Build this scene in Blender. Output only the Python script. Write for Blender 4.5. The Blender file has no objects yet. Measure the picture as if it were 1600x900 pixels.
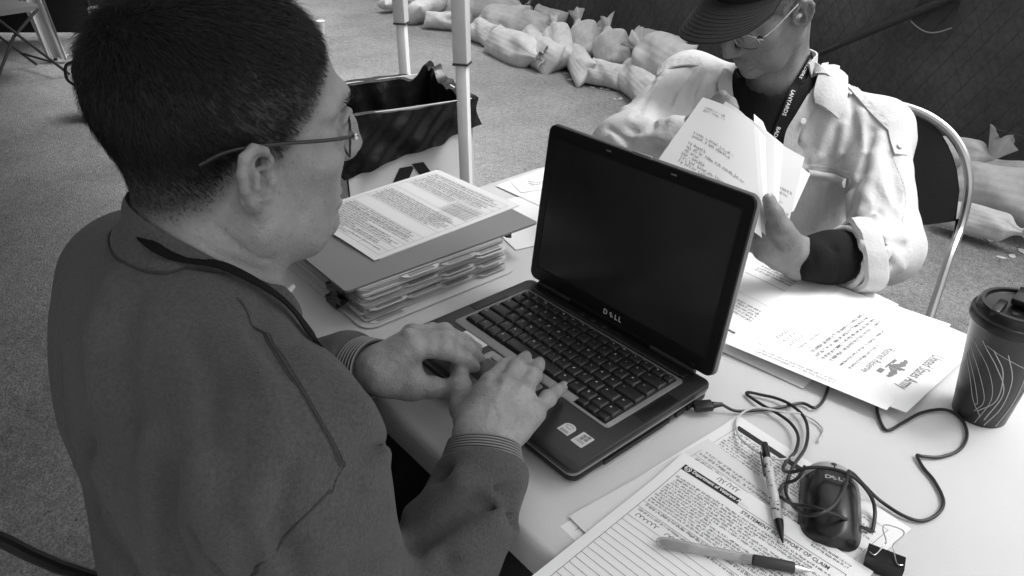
import bpy, bmesh, math, random
import numpy as np
from mathutils import Matrix, Vector

random.seed(7); rng = np.random.default_rng(7)
SC = bpy.context.scene
COL = SC.collection
# ---------------------------------------------------------------- camera
# world: x along the table, y across it (towards the man opposite), z up, ground at 0,
# origin under the front left corner of the laptop
FPX = 1183.28
CAM = np.array([0.749, -0.4253, 1.3351])
_a, _b, _c = 2.4456, 0.5292, 0.0018
_fw = np.array([math.cos(_b)*math.cos(_a), math.cos(_b)*math.sin(_a), -math.sin(_b)])
_r0 = np.array([math.sin(_a), -math.cos(_a), 0.0]); _d0 = np.cross(_fw, _r0)
CR = math.cos(_c)*_r0 + math.sin(_c)*_d0
CD = -math.sin(_c)*_r0 + math.cos(_c)*_d0
CF = _fw
cam = bpy.data.cameras.new('camera'); camo = bpy.data.objects.new('camera', cam); COL.objects.link(camo)
cam.sensor_width = 36.0; cam.lens = 36.0*FPX/1600.0; cam.clip_start = 0.02; cam.clip_end = 500
M = Matrix.Identity(4)
for i in range(3):
    M[i][0] = CR[i]; M[i][1] = -CD[i]; M[i][2] = -CF[i]; M[i][3] = CAM[i]
camo.matrix_world = M
SC.camera = camo
# ---------------------------------------------------------------- sky, sun, exposure
SUN_EL, SUN_AZ = math.radians(64), math.radians(44)     # azimuth measured from +x towards +y
world = bpy.data.worlds.new('World'); SC.world = world; world.use_nodes = True
nt = world.node_tree; nt.nodes.clear()
sky = nt.nodes.new('ShaderNodeTexSky'); sky.sky_type = 'NISHITA'; sky.sun_disc = False
sky.sun_elevation = SUN_EL; sky.sun_rotation = math.pi/2 - SUN_AZ; sky.air_density = 1.0; sky.dust_density = 4.0
bw = nt.nodes.new('ShaderNodeRGBToBW'); bg = nt.nodes.new('ShaderNodeBackground'); wo = nt.nodes.new('ShaderNodeOutputWorld')
nt.links.new(sky.outputs[0], bw.inputs[0]); nt.links.new(bw.outputs[0], bg.inputs[0]); nt.links.new(bg.outputs[0], wo.inputs[0])
bg.inputs[1].default_value = 0.125
sl = bpy.data.lights.new('sun', 'SUN'); so = bpy.data.objects.new('sun', sl); COL.objects.link(so)
sl.energy = 0.95; sl.angle = math.radians(30); sl.color = (1, 1, 1)
sd = Vector((math.cos(SUN_EL)*math.cos(SUN_AZ), math.cos(SUN_EL)*math.sin(SUN_AZ), math.sin(SUN_EL)))
so.rotation_euler = sd.to_track_quat('Z', 'Y').to_euler(); so.location = (0, 6, 8)
SC.view_settings.view_transform = 'Standard'; SC.view_settings.look = 'None'
SC.view_settings.gamma = 1.0; SC.view_settings.use_curve_mapping = False
SC.view_settings.exposure = 1.35
SC.cycles.max_bounces = 6; SC.cycles.diffuse_bounces = 3; SC.cycles.glossy_bounces = 3
SC.cycles.transparent_max_bounces = 8; SC.cycles.transmission_bounces = 4

# ---------------------------------------------------------------- picture -> place
def ray(px, py):
    return CR*((px-800)/FPX) + CD*((py-450)/FPX) + CF
def U(px, py, Z):                       # pixel meets the level Z
    d = ray(px, py); t = (Z-CAM[2])/d[2]; return CAM + d*t
def AT(px, py, depth):                  # pixel at a distance along the view axis
    return CAM + ray(px, py)*depth
def ONPL(px, py, p0, n):
    d = ray(px, py); n = np.asarray(n, float); t = ((np.asarray(p0, float)-CAM)@n)/(d@n); return CAM + d*t
def V(*a): return np.array(a, float)
def unit(v): v = np.asarray(v, float); return v/max(np.linalg.norm(v), 1e-12)

# ---------------------------------------------------------------- objects
def tag(o, label=None, cat=None, group=None, kind=None):
    if label: o['label'] = label
    if cat: o['category'] = cat
    if group: o['group'] = group
    if kind: o['kind'] = kind
    return o
def thing(name, label, cat, loc=(0, 0, 0), group=None):
    o = bpy.data.objects.new(name, None); COL.objects.link(o); o.location = loc; o.empty_display_size = 0.05
    return tag(o, label, cat, group)
def link(name, me, m=None, parent=None, mw=None):
    o = bpy.data.objects.new(name, me); COL.objects.link(o)
    if m is not None:
        me.materials.clear()
        for q in (m if isinstance(m, (list, tuple)) else [m]): me.materials.append(q)
    if parent is not None:
        o.parent = parent
        loc = Vector(parent.location); o.matrix_parent_inverse = WM(parent).inverted()
    return o
def WM(o):
    m = o.matrix_basis.copy()
    if o.parent is not None: m = WM(o.parent) @ o.matrix_parent_inverse @ m
    return m
def mesh(name, vs, fs, smooth=True, sharp=None, mats=None):
    me = bpy.data.meshes.new(name)
    vs = np.asarray(vs, np.float32)
    if isinstance(fs, np.ndarray):
        me.vertices.add(len(vs)); me.vertices.foreach_set('co', vs.ravel())
        nf, k = fs.shape
        me.loops.add(nf*k); me.loops.foreach_set('vertex_index', fs.astype(np.int32).ravel())
        me.polygons.add(nf); me.polygons.foreach_set('loop_start', np.arange(0, nf*k, k, dtype=np.int32))
        me.update(calc_edges=True)
    else:
        me.from_pydata([tuple(v) for v in vs], [], [tuple(int(i) for i in f) for f in fs])
    if mats is not None: me.polygons.foreach_set('material_index', np.asarray(mats, np.int32))
    me.validate()
    if smooth:
        me.polygons.foreach_set('use_smooth', np.ones(len(me.polygons), bool))
        if sharp: me.set_sharp_from_angle(angle=math.radians(sharp))
    me.update()
    return me

class MB:
    """collects shapes of ONE part"""
    def __init__(s): s.v = []; s.f = []
    def add(s, vs, fs):
        n = len(s.v); s.v.extend([tuple(map(float, q)) for q in vs]); s.f.extend([tuple(i+n for i in q) for q in fs]); return s
    def box(s, c, sz, ax=None):
        c = np.asarray(c, float); h = np.asarray(sz, float)/2
        A = np.eye(3) if ax is None else np.asarray(ax, float)
        vs = [c + A[0]*h[0]*i + A[1]*h[1]*j + A[2]*h[2]*k for k in (-1, 1) for j in (-1, 1) for i in (-1, 1)]
        return s.add(vs, [(0, 2, 3, 1), (4, 5, 7, 6), (0, 1, 5, 4), (2, 6, 7, 3), (0, 4, 6, 2), (1, 3, 7, 5)])
    def bbox(s, c, sz, bev=0.002, ax=None, seg=2):
        """bevelled box"""
        bm = bmesh.new(); bmesh.ops.create_cube(bm, size=1)
        for v in bm.verts: v.co = Vector((v.co.x*sz[0], v.co.y*sz[1], v.co.z*sz[2]))
        bmesh.ops.bevel(bm, geom=bm.edges[:], offset=bev, segments=seg, profile=0.5, affect='EDGES')
        A = np.eye(3) if ax is None else np.asarray(ax, float)
        bm.verts.index_update()
        vs = [np.asarray(c, float) + A.T@np.array(v.co) for v in bm.verts]; fs = [[v.index for v in f.verts] for f in bm.faces]
        bm.free(); return s.add(vs, fs)
    def tube(s, pts, r, n=8, cap=True, flat=1.0, up=None):
        pts = [np.asarray(p, float) for p in pts]; m = len(pts)
        rr = r if hasattr(r, '__len__') else [r]*m
        t = [unit(pts[min(i+1, m-1)]-pts[max(i-1, 0)]) for i in range(m)]
        u = np.asarray(up, float) if up is not None else (V(0, 0, 1) if abs(t[0][2]) < .9 else V(1, 0, 0))
        vs = []
        for i in range(m):
            u = unit(u - t[i]*(u@t[i])); w = np.cross(t[i], u)
            for k in range(n):
                a = 2*math.pi*k/n; vs.append(pts[i] + (u*math.cos(a)*flat + w*math.sin(a))*rr[i])
        fs = [(i*n+k, i*n+(k+1) % n, (i+1)*n+(k+1) % n, (i+1)*n+k) for i in range(m-1) for k in range(n)]
        if cap: fs += [tuple(range(n-1, -1, -1)), tuple((m-1)*n+k for k in range(n))]
        return s.add(vs, fs)
    def lathe(s, prof, n=48, c=(0, 0, 0), ax=None, cap=True):
        A = np.eye(3) if ax is None else np.asarray(ax, float); c = np.asarray(c, float); vs = []
        for r, z in prof:
            for k in range(n):
                a = 2*math.pi*k/n; vs.append(c + A[0]*r*math.cos(a) + A[1]*r*math.sin(a) + A[2]*z)
        m = len(prof)
        fs = [(i*n+k, i*n+(k+1) % n, (i+1)*n+(k+1) % n, (i+1)*n+k) for i in range(m-1) for k in range(n)]
        if cap: fs += [tuple(range(n-1, -1, -1)), tuple((m-1)*n+k for k in range(n))]
        return s.add(vs, fs)
    def prism(s, poly, o, ex, ey, ez, t):
        """polygon poly (2d) in frame o,ex,ey extruded by t along ez"""
        o, ex, ey, ez = [np.asarray(q, float) for q in (o, ex, ey, ez)]; n = len(poly)
        vs = [o+ex*x+ey*y for x, y in poly] + [o+ex*x+ey*y+ez*t for x, y in poly]
        fs = [tuple(range(n-1, -1, -1)), tuple(range(n, 2*n))] + [(k, (k+1) % n, n+(k+1) % n, n+k) for k in range(n)]
        return s.add(vs, fs)
    def grid(s, fn, nu, nv):
        vs = [fn(i/nu, j/nv) for j in range(nv+1) for i in range(nu+1)]
        return s.add(vs, [(j*(nu+1)+i, j*(nu+1)+i+1, (j+1)*(nu+1)+i+1, (j+1)*(nu+1)+i) for j in range(nv) for i in range(nu)])
    def build(s, name, m, parent=None, smooth=True, sharp=35):
        return link(name, mesh(name, s.v, s.f, smooth, sharp), m, parent)

def spline(pts, n=10):
    """Catmull-Rom through the points"""
    P = [np.asarray(p, float) for p in pts]; P = [2*P[0]-P[1]] + P + [2*P[-1]-P[-2]]; out = []
    for i in range(1, len(P)-2):
        for k in range(n):
            t = k/n; a, b, c, d = P[i-1:i+3]
            out.append(.5*((2*b)+(c-a)*t+(2*a-5*b+4*c-d)*t*t+(3*b-a-3*c+d)*t**3))
    return out + [P[-2]]
def rrect(w, h, r, n=5):
    out = []
    for cx, cy, a0 in ((w/2-r, h/2-r, 0), (-w/2+r, h/2-r, 90), (-w/2+r, -h/2+r, 180), (w/2-r, -h/2+r, 270)):
        for k in range(n+1):
            a = math.radians(a0+90*k/n); out.append((cx+r*math.cos(a), cy+r*math.sin(a)))
    return out
def rot2(a):
    c, s = math.cos(a), math.sin(a); return np.array([[c, s, 0], [-s, c, 0], [0, 0, 1.0]])   # rows = axes
def euler(rx, ry, rz):
    return np.array(Matrix.Rotation(rz, 3, 'Z') @ Matrix.Rotation(ry, 3, 'Y') @ Matrix.Rotation(rx, 3, 'X'))

# ---------------------------------------------------------------- materials (all in greys: a black and white photograph)
def mat(name, c, rough=.6, spec=.5, var=0.0, vs=30.0, bump=0.0, bs=60.0, metal=0.0, sheen=0.0, coat=0.0, var2=0.0, vs2=4.0,
        trans=0.0, alpha=1.0, sss=0.0, bd=6, stretch=None, coatr=.1, rvar=0.0):
    m = bpy.data.materials.new(name); m.use_nodes = True; N = m.node_tree.nodes; L = m.node_tree.links
    b = N['Principled BSDF']
    b.inputs['Base Color'].default_value = (c, c, c, 1); b.inputs['Roughness'].default_value = rough
    b.inputs['Specular IOR Level'].default_value = spec; b.inputs['Metallic'].default_value = metal
    b.inputs['Sheen Weight'].default_value = sheen; b.inputs['Coat Weight'].default_value = coat; b.inputs['Coat Roughness'].default_value = coatr
    b.inputs['Transmission Weight'].default_value = trans; b.inputs['Alpha'].default_value = alpha
    if sss:
        b.inputs['Subsurface Weight'].default_value = sss; b.inputs['Subsurface Radius'].default_value = (.006, .006, .006); b.inputs['Subsurface Scale'].default_value = 1.0
    tc = N.new('ShaderNodeTexCoord'); src = tc.outputs['Object']
    if stretch:
        mp = N.new('ShaderNodeMapping'); mp.inputs['Scale'].default_value = stretch; L.new(src, mp.inputs[0]); src = mp.outputs[0]
    if var or var2:
        val = None
        for amp, sc in ((var, vs), (var2, vs2)):
            if not amp: continue
            n = N.new('ShaderNodeTexNoise'); n.inputs['Scale'].default_value = sc; n.inputs['Detail'].default_value = 6; L.new(src, n.inputs[0])
            r = N.new('ShaderNodeMapRange'); r.inputs[1].default_value = .3; r.inputs[2].default_value = .7
            r.inputs[3].default_value = 1-amp; r.inputs[4].default_value = 1+amp; L.new(n.outputs[0], r.inputs[0])
            if val is None: val = r.outputs[0]
            else:
                q = N.new('ShaderNodeMath'); q.operation = 'MULTIPLY'; L.new(val, q.inputs[0]); L.new(r.outputs[0], q.inputs[1]); val = q.outputs[0]
        q = N.new('ShaderNodeMath'); q.operation = 'MULTIPLY'; L.new(val, q.inputs[0]); q.inputs[1].default_value = c
        L.new(q.outputs[0], b.inputs['Base Color'])
        m['val'] = 1
    if rvar:
        n = N.new('ShaderNodeTexNoise'); n.inputs['Scale'].default_value = 9; n.inputs['Detail'].default_value = 5; L.new(src, n.inputs[0])
        r = N.new('ShaderNodeMapRange'); r.inputs[1].default_value = .3; r.inputs[2].default_value = .7
        r.inputs[3].default_value = max(rough-rvar, .02); r.inputs[4].default_value = min(rough+rvar, 1); L.new(n.outputs[0], r.inputs[0]); L.new(r.outputs[0], b.inputs['Roughness'])
    if bump:
        n = N.new('ShaderNodeTexNoise'); n.inputs['Scale'].default_value = bs; n.inputs['Detail'].default_value = bd; L.new(src, n.inputs[0])
        bp = N.new('ShaderNodeBump'); bp.inputs['Strength'].default_value = bump; bp.inputs['Distance'].default_value = .004
        L.new(n.outputs[0], bp.inputs['Height']); L.new(bp.outputs[0], b.inputs['Normal'])
    return m

# ---------------------------------------------------------------- implicit surfaces -> one continuous mesh (sparse surface nets)
def smin(a, b, k):
    h = np.maximum(k-np.abs(a-b), 0)/k
    return np.minimum(a, b) - h*h*k*.25
def smax(a, b, k): return -smin(-a, -b, k)
def sCone(P, a, b, ra, rb):
    a = np.asarray(a, np.float32); ba = np.asarray(b, np.float32)-a
    q = P-a; t = np.clip(q@ba/max(float(ba@ba), 1e-9), 0, 1)
    d = q - t[:, None]*ba
    return np.sqrt(np.einsum('ij,ij->i', d, d)) - (ra+(rb-ra)*t)
def sEll(P, c, r, A=None):
    q = P-np.asarray(c, np.float32)
    if A is not None: q = q@np.asarray(A, np.float32).T        # rows of A = axes
    r = np.asarray(r, np.float32); u = q/r; k0 = np.sqrt(np.einsum('ij,ij->i', u, u)); u = u/r; k1 = np.sqrt(np.einsum('ij,ij->i', u, u))
    return k0*(k0-1)/np.maximum(k1, 1e-6)
def sBox(P, c, h, rad, A=None):
    q = P-np.asarray(c, np.float32)
    if A is not None: q = q@np.asarray(A, np.float32).T
    q = np.abs(q)-(np.asarray(h, np.float32)-rad)
    return np.linalg.norm(np.maximum(q, 0), axis=1)+np.minimum(q.max(1), 0)-rad
def sChain(P, pts, rs, k=.01):
    d = None
    for i in range(len(pts)-1):
        e = sCone(P, pts[i], pts[i+1], rs[i], rs[i+1]); d = e if d is None else smin(d, e, k)
    return d
def segd(P, a, b):
    return sCone(P, a, b, 0, 0)
def bounded(fn, c, r):
    c = np.asarray(c, np.float32)
    def g(P):
        q = P-c; db = np.sqrt(np.einsum('ij,ij->i', q, q))-r
        out = db+.03; m = db < .03
        if m.any(): out[m] = np.minimum(fn(P[m]), 9) 
        return out
    return g
def net(f, lo, hi, h, name='m', f2=None):
    B = 8; lo = np.asarray(lo, np.float64); n = np.ceil((np.asarray(hi)-lo)/(h*B)).astype(int)
    g = np.stack(np.meshgrid(*[np.arange(k) for k in n], indexing='ij'), -1).reshape(-1, 3)
    d = f((lo+(g+.5)*h*B).astype(np.float32)); g = g[np.abs(d) < h*B*1.35]
    o = np.stack(np.meshgrid(*[np.arange(B+1)]*3, indexing='ij'), -1).reshape(-1, 3)
    S = (n*B+1); 
    def key(c): return (c[..., 0].astype(np.int64)*(S[1]+1)+c[..., 1])*(S[2]+1)+c[..., 2]
    VV, KK, SG = [], [], []
    for s in range(0, len(g), 600):
        gb = g[s:s+600]; corner = gb[:, None, :]*B+o[None]
        val = f((lo+corner.reshape(-1, 3)*h).astype(np.float32)).reshape(-1, B+1, B+1, B+1)
        c8 = np.stack([val[:, i:B+i, j:B+j, k:B+k] for i in (0, 1) for j in (0, 1) for k in (0, 1)], -1)
        neg = c8 < 0; act = neg.any(-1) & ~neg.all(-1)
        bi, ci, cj, ck = np.nonzero(act)
        if len(bi) == 0: continue
        cv = c8[bi, ci, cj, ck]; cell = gb[bi]*B+np.stack([ci, cj, ck], -1)
        acc = np.zeros((len(bi), 3)); cnt = np.zeros(len(bi))
        offs = np.array([(i, j, k) for i in (0, 1) for j in (0, 1) for k in (0, 1)], float)
        for p in range(8):
            for ax in (4, 2, 1):
                if p & ax: continue
                q = p | ax; a, b = cv[:, p], cv[:, q]; m = (a < 0) != (b < 0)
                t = np.where(m, a/np.where(m, a-b, 1), 0)
                acc += np.where(m[:, None], offs[p]+(offs[q]-offs[p])*t[:, None], 0); cnt += m
        VV.append(lo+(cell+acc/cnt[:, None])*h); KK.append(cell); SG.append(cv)
    Vx = np.concatenate(VV); C = np.concatenate(KK); cv = np.concatenate(SG)
    kk = key(C); od = np.argsort(kk); Vx, C, cv, kk = Vx[od], C[od], cv[od], kk[od]
    F = []
    for ax, other in ((4, (1, 2)), (2, (2, 0)), (1, (0, 1))):
        m = (cv[:, 0] < 0) != (cv[:, ax] < 0)
        c = C[m]; e1 = np.zeros(3, int); e1[other[0]] = 1; e2 = np.zeros(3, int); e2[other[1]] = 1
        ids = []; ok = np.ones(len(c), bool)
        for q in (c-e1-e2, c-e2, c, c-e1):
            k = key(q); j = np.clip(np.searchsorted(kk, k), 0, len(kk)-1); ok &= kk[j] == k; ids.append(j)
        quad = np.stack(ids, -1); flip = cv[m, 0] >= 0
        quad[flip] = quad[flip][:, ::-1]
        F.append(quad[ok])
    F = np.concatenate(F)
    return Vx, F
def relax(Vx, F, it=2, lam=.5):
    for _ in range(it):
        acc = np.zeros_like(Vx); cnt = np.zeros(len(Vx))
        for a, b in ((0, 1), (1, 2), (2, 3), (3, 0)):
            for i, j in ((a, b), (b, a)):
                for ax in range(3): acc[:, ax] += np.bincount(F[:, i], Vx[F[:, j], ax], len(Vx))
                cnt += np.bincount(F[:, i], minlength=len(Vx))
        Vx = Vx*(1-lam)+lam*acc/np.maximum(cnt, 1)[:, None]
    return Vx
def sdf_mesh(name, f, lo, hi, h, m=None, parent=None, it=1, lam=.5):
    Vx, F = net(f, lo, hi, h); Vx = relax(Vx, F, it, lam) if it else Vx
    return link(name, mesh(name, Vx, F), m, parent)
def grad(f, P, e=.0015):
    P = np.atleast_2d(P).astype(np.float32); g = np.stack([f(P+np.eye(3, dtype=np.float32)[i]*e)-f(P-np.eye(3, dtype=np.float32)[i]*e) for i in range(3)], -1)
    return g/np.maximum(np.linalg.norm(g, axis=1, keepdims=True), 1e-9)
def hit(f, px, py, lift=0.0, t0=.25, t1=3.0):
    """point where the sight line through a pixel meets the surface f"""
    d = ray(px, py); t = t0
    for _ in range(200):
        e = float(f((CAM+d*t)[None].astype(np.float32))[0])
        if e < 2e-4: break
        t += max(e*.7, 1e-4)
        if t > t1: break
    p = CAM+d*t
    if lift: p = p+grad(f, p)[0]*lift
    return p
def hits(f, pxs, lift=0.0, t0=.25, t1=3.0):
    D = np.array([ray(x, y) for x, y in pxs]); t = np.full(len(D), t0); live = np.ones(len(D), bool)
    for _ in range(200):
        e = f((CAM+D[live]*t[live, None]).astype(np.float32)); idx = np.nonzero(live)[0]
        go = e >= 2e-4; t[idx[go]] += np.maximum(e[go]*.7, 1e-4); live[idx[~go]] = False; live[t > t1] = False
        if not live.any(): break
    p = CAM+D*t[:, None]
    if lift: p = p+grad(f, p)*lift
    return p
def snap(f, p, lift=0.0, it=12):
    p = np.atleast_2d(np.asarray(p, np.float32)).copy()
    for _ in range(it):
        p = p-grad(f, p)*(f(p)[:, None]-lift)*.8
    return p if len(p) > 1 else p[0]
_wd = rng.normal(size=(24, 3)); _wp = rng.uniform(0, 6.28, 24)
def wob(P, fr, seed=0, n=6):
    """cheap smooth noise"""
    o = np.zeros(len(P), np.float32)
    for i in range(n):
        k = (seed*5+i) % 24; o += np.sin(P@(_wd[k]*fr).astype(np.float32)+_wp[k]+seed)
    return o/n
# ================================================================ ground
def ground_mat():
    m = mat('asphalt', .2, .93, .25); N = m.node_tree.nodes; L = m.node_tree.links; b = N['Principled BSDF']
    tc = N.new('ShaderNodeTexCoord'); src = tc.outputs['Object']
    def noise(sc, det=4, rough=.6):
        n = N.new('ShaderNodeTexNoise'); n.inputs['Scale'].default_value = sc; n.inputs['Detail'].default_value = det; n.inputs['Roughness'].default_value = rough; L.new(src, n.inputs[0]); return n.outputs[0]
    def rng_(v, a, b_, c, d):
        r = N.new('ShaderNodeMapRange'); L.new(v, r.inputs[0])
        for i, q in enumerate((a, b_, c, d)): r.inputs[i+1].default_value = q
        return r.outputs[0]
    def mul(a, b_):
        q = N.new('ShaderNodeMath'); q.operation = 'MULTIPLY'
        for i, v in enumerate((a, b_)):
            if isinstance(v, (int, float)): q.inputs[i].default_value = v
            else: L.new(v, q.inputs[i])
        return q.outputs[0]
    fine = noise(240, 5, .7); med = noise(34, 5); big = noise(1.1, 7, .65)
    vo = N.new('ShaderNodeTexVoronoi'); vo.inputs['Scale'].default_value = 150; L.new(src, vo.inputs[0])
    chip = rng_(vo.outputs['Distance'], .05, .75, .72, 1.3)
    c = mul(mul(rng_(fine, .3, .7, .5, 1.5), rng_(med, .3, .7, .8, 1.2)), mul(rng_(big, .35, .65, .72, 1.2), chip))
    dark = rng_(noise(48, 2, .5), .66, .72, 1.0, .45)
    c = mul(mul(c, dark), .22); L.new(c, b.inputs['Base Color'])
    h = N.new('ShaderNodeMath'); h.operation = 'ADD'; L.new(fine, h.inputs[0]); L.new(vo.outputs['Distance'], h.inputs[1])
    bp = N.new('ShaderNodeBump'); bp.inputs['Strength'].default_value = .8; bp.inputs['Distance'].default_value = .006; L.new(h.outputs[0], bp.inputs['Height']); L.new(bp.outputs[0], b.inputs['Normal'])
    return m
g = MB().grid(lambda u, v: (-60+120*u, -60+120*v, 0), 6, 6).build('ground', ground_mat()); tag(g, kind='structure')

# ================================================================ canopy tents (legs in view, roofs shade the table)
m_tentmetal = mat('white enamelled steel', .75, .35, .5, var=.04, vs=20)
m_tentseam = mat('dark plastic collar', .05, .5)
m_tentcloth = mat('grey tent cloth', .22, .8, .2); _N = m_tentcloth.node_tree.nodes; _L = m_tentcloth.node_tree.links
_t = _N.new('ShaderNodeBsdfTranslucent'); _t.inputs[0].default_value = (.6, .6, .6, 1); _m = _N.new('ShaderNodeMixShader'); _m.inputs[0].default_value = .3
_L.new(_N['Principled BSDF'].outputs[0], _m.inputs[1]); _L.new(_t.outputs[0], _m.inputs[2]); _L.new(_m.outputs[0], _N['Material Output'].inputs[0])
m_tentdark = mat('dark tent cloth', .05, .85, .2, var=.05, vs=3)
m_steel = mat('bright steel', .55, .25, .5, metal=1.0)
def tent(label, corner, dirx, diry, sx_, sy_, group, cloth, walls=()):
    """corner = leg in view; the roof reaches dirx*size, diry*size from it"""
    c = np.asarray(corner, float); t = thing('canopy_tent', label, 'canopy', (c[0], c[1], 0), group)
    rotz = 0.62
    for i, j in ((0, 0), (1, 0), (0, 1), (1, 1)):
        p = c+V(dirx*sx_*i, diry*sy_*j, 0); A = rot2(rotz)
        lg = MB().bbox(p+V(0, 0, .47), (.029, .029, .86), .004, A).build('leg', m_tentmetal, t)
        MB().bbox(p+V(0, 0, 1.5), (.038, .038, 1.26), .004, A).build('sleeve', m_tentmetal, lg)
        MB().bbox(p+V(0, 0, .8685), (.0395, .0395, .006), .001, A).build('collar', m_tentseam, lg)
        MB().bbox(p+V(0, 0, .02), (.09, .09, .008), .002, A).bbox(p+V(0, 0, .03), (.036, .036, .04), .003, A).build('foot', m_tentmetal, lg)
        q = A[0]*-.0195+V(0, 0, .975)
        MB().lathe([(.0045, -.002), (.0045, .003), (.003, .005)], 12, p+q, np.array([A[1], V(0, 0, 1), -A[0]])).build('button', m_steel, lg)
        MB().lathe([(.003, 0), (.003, .0006)], 10, p-A[1]*.0192+V(0, 0, 1.06), np.array([A[0], V(0, 0, 1), -A[1]])).build('pin_hole', m_tentseam, lg)
    ov = .27; o = c-V(dirx*ov, diry*ov*.3, 0); ex, ey = V(dirx*(sx_+2*ov), 0, 0), V(0, diry*(sy_+2*ov), 0); ap = o+ex/2+ey/2+V(0, 0, 2.95)
    b = MB(); cs = [o, o+ex, o+ex+ey, o+ey]
    for k in range(4):
        a, d = cs[k]+V(0, 0, 2.16), cs[(k+1) % 4]+V(0, 0, 2.16)
        b.grid(lambda u, v: (a*(1-u)+d*u)*(1-v)+ap*v, 8, 8)
        b.grid(lambda u, v: (a*(1-u)+d*u)+V(0, 0, -.22*v), 8, 2)
    b.build('roof', cloth, t, smooth=False)
    for k in walls:
        a, d = cs[k], cs[(k+1) % 4]; MB().grid(lambda u, v: (a*(1-u)+d*u)+V(0, 0, .03+1.9*v)+V(.02, .03, 0)*math.sin(u*60), 60, 4).build('shade_wall', cloth, t)  # walls added to cut the light; the rear ones stay out of view
    fr = MB()
    for k in range(4): fr.tube([cs[k]+V(0, 0, 2.1), cs[(k+1) % 4]+V(0, 0, 2.1)], .012, 6)
    fr.build('frame_bars', m_tentmetal, t)
    return t
P1 = AT(724, 150, 1.92); P2 = AT(629, 60, 2.33)
tent('white square canopy leg standing close beside the recycling box corner', (P1[0], P1[1], 0), 1, -1, 1.75, 4.5, 'canopy tents', m_tentcloth, (2,))  # unseen rear wall added, roof kept narrow, so light comes from the side
tent('white canopy leg farther back, seen above the rear rim of the recycling box', (P2[0], P2[1], 0), -1, -1, 6.0, 6.0, 'canopy tents', m_tentdark, (1, 2))  # reach and walls set to darken the ground; only the far wall shows

# ================================================================ fence with dark wind screen
FU = unit(V(.986, -.168, 0)); FN = unit(V(FU[1], -FU[0], 0)); FN = FN if FN[1] < 0 else -FN      # normal towards the camera
F0 = V(-2.3, 3.68, 0)
m_screen = mat('dark screen cloth', .115, .8, .3, var=.2, vs=40, var2=.3, vs2=2.2, bump=.3, bs=120, stretch=(1, 1, 1))
m_wire = mat('weathered wire', .045, .6, .4)
m_vent = mat('screen flap', .06, .8, .2)
m_hem = mat('pale hem thread', .34, .7)
fence = thing('chain_link_fence', 'dark screened chain link fence rising behind the row of sandbags', 'fence', F0)
def fp(s, z, o=0.0): return F0+FU*s+V(0, 0, z)+FN*o
MB().grid(lambda u, v: fp(-9+15*u, -.02+2.04*v, .02*math.sin(u*60)*math.sin(v*5+u*9)+.012*math.sin(u*171+v*8)-.03), 160, 14).build('screen_cloth', m_screen, fence)
w = MB(); pitch = .085
for k in range(-8, 62):
    for sg in (1, -1):
        a = -2.2+k*pitch; pts = [(a+sg*z*.62, z) for z in (0, .25, .5, .75, 1.0, 1.3)]
        w.tube([fp(s, z+.03, .03+.003*math.sin(i*3+k)) for i, (s, z) in enumerate(pts)], .0016, 4, cap=False)
ws = w.build('chain_link_wires', m_wire, fence, smooth=False); ws['kind'] = 'stuff'
def onf(px, py, o=.0): 
    return ONPL(px, py, F0+FN*o, FN)
MB().tube([onf(1240, 100, .045), onf(1320, 66, .045), onf(1500, -10, .045), onf(1600, -55, .045)], .018, 10).build('brace_rail', m_vent, fence)
MB().tube([onf(1312, 68, .06), onf(1180, 124, .06)], .003, 5).build('tie_wire', mat('old galvanised wire', .16, .6), fence)
va, vb = onf(1427, 33, .02), onf(1490, 43, .02)
MB().grid(lambda u, v: (va*(1-u)+vb*u)+V(0, 0, .0)+(V(0, 0, .115)*(v) - V(0, 0, .035)*math.sin(math.pi*u)*(1-v))+FN*(.012*(1-v)), 14, 4).build('vent_flap', m_vent, fence)
MB().tube([(va*(1-u)+vb*u)-V(0, 0, .035)*math.sin(math.pi*u)+FN*.016 for u in np.linspace(0, 1, 14)], .0035, 6).build('vent_hem', m_hem, fence)
MB().tube([onf(1548, 198, .0)+FN*.02, onf(1575, 205)+FN*.02, onf(1640, 222)+FN*.02], .004, 6).build('bottom_cord', mat('grey cord', .11, .8), fence)
for s in (-6.2, -3.2, -.2, 2.8):
    MB().tube([fp(s, 0, -.07), fp(s, 2.1, -.07)], .03, 12).build('post', m_wire, fence)
MB().tube([fp(-9, 2.03, -.05), fp(6, 2.03, -.05)], .02, 10).build('top_rail', m_wire, fence)

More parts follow.
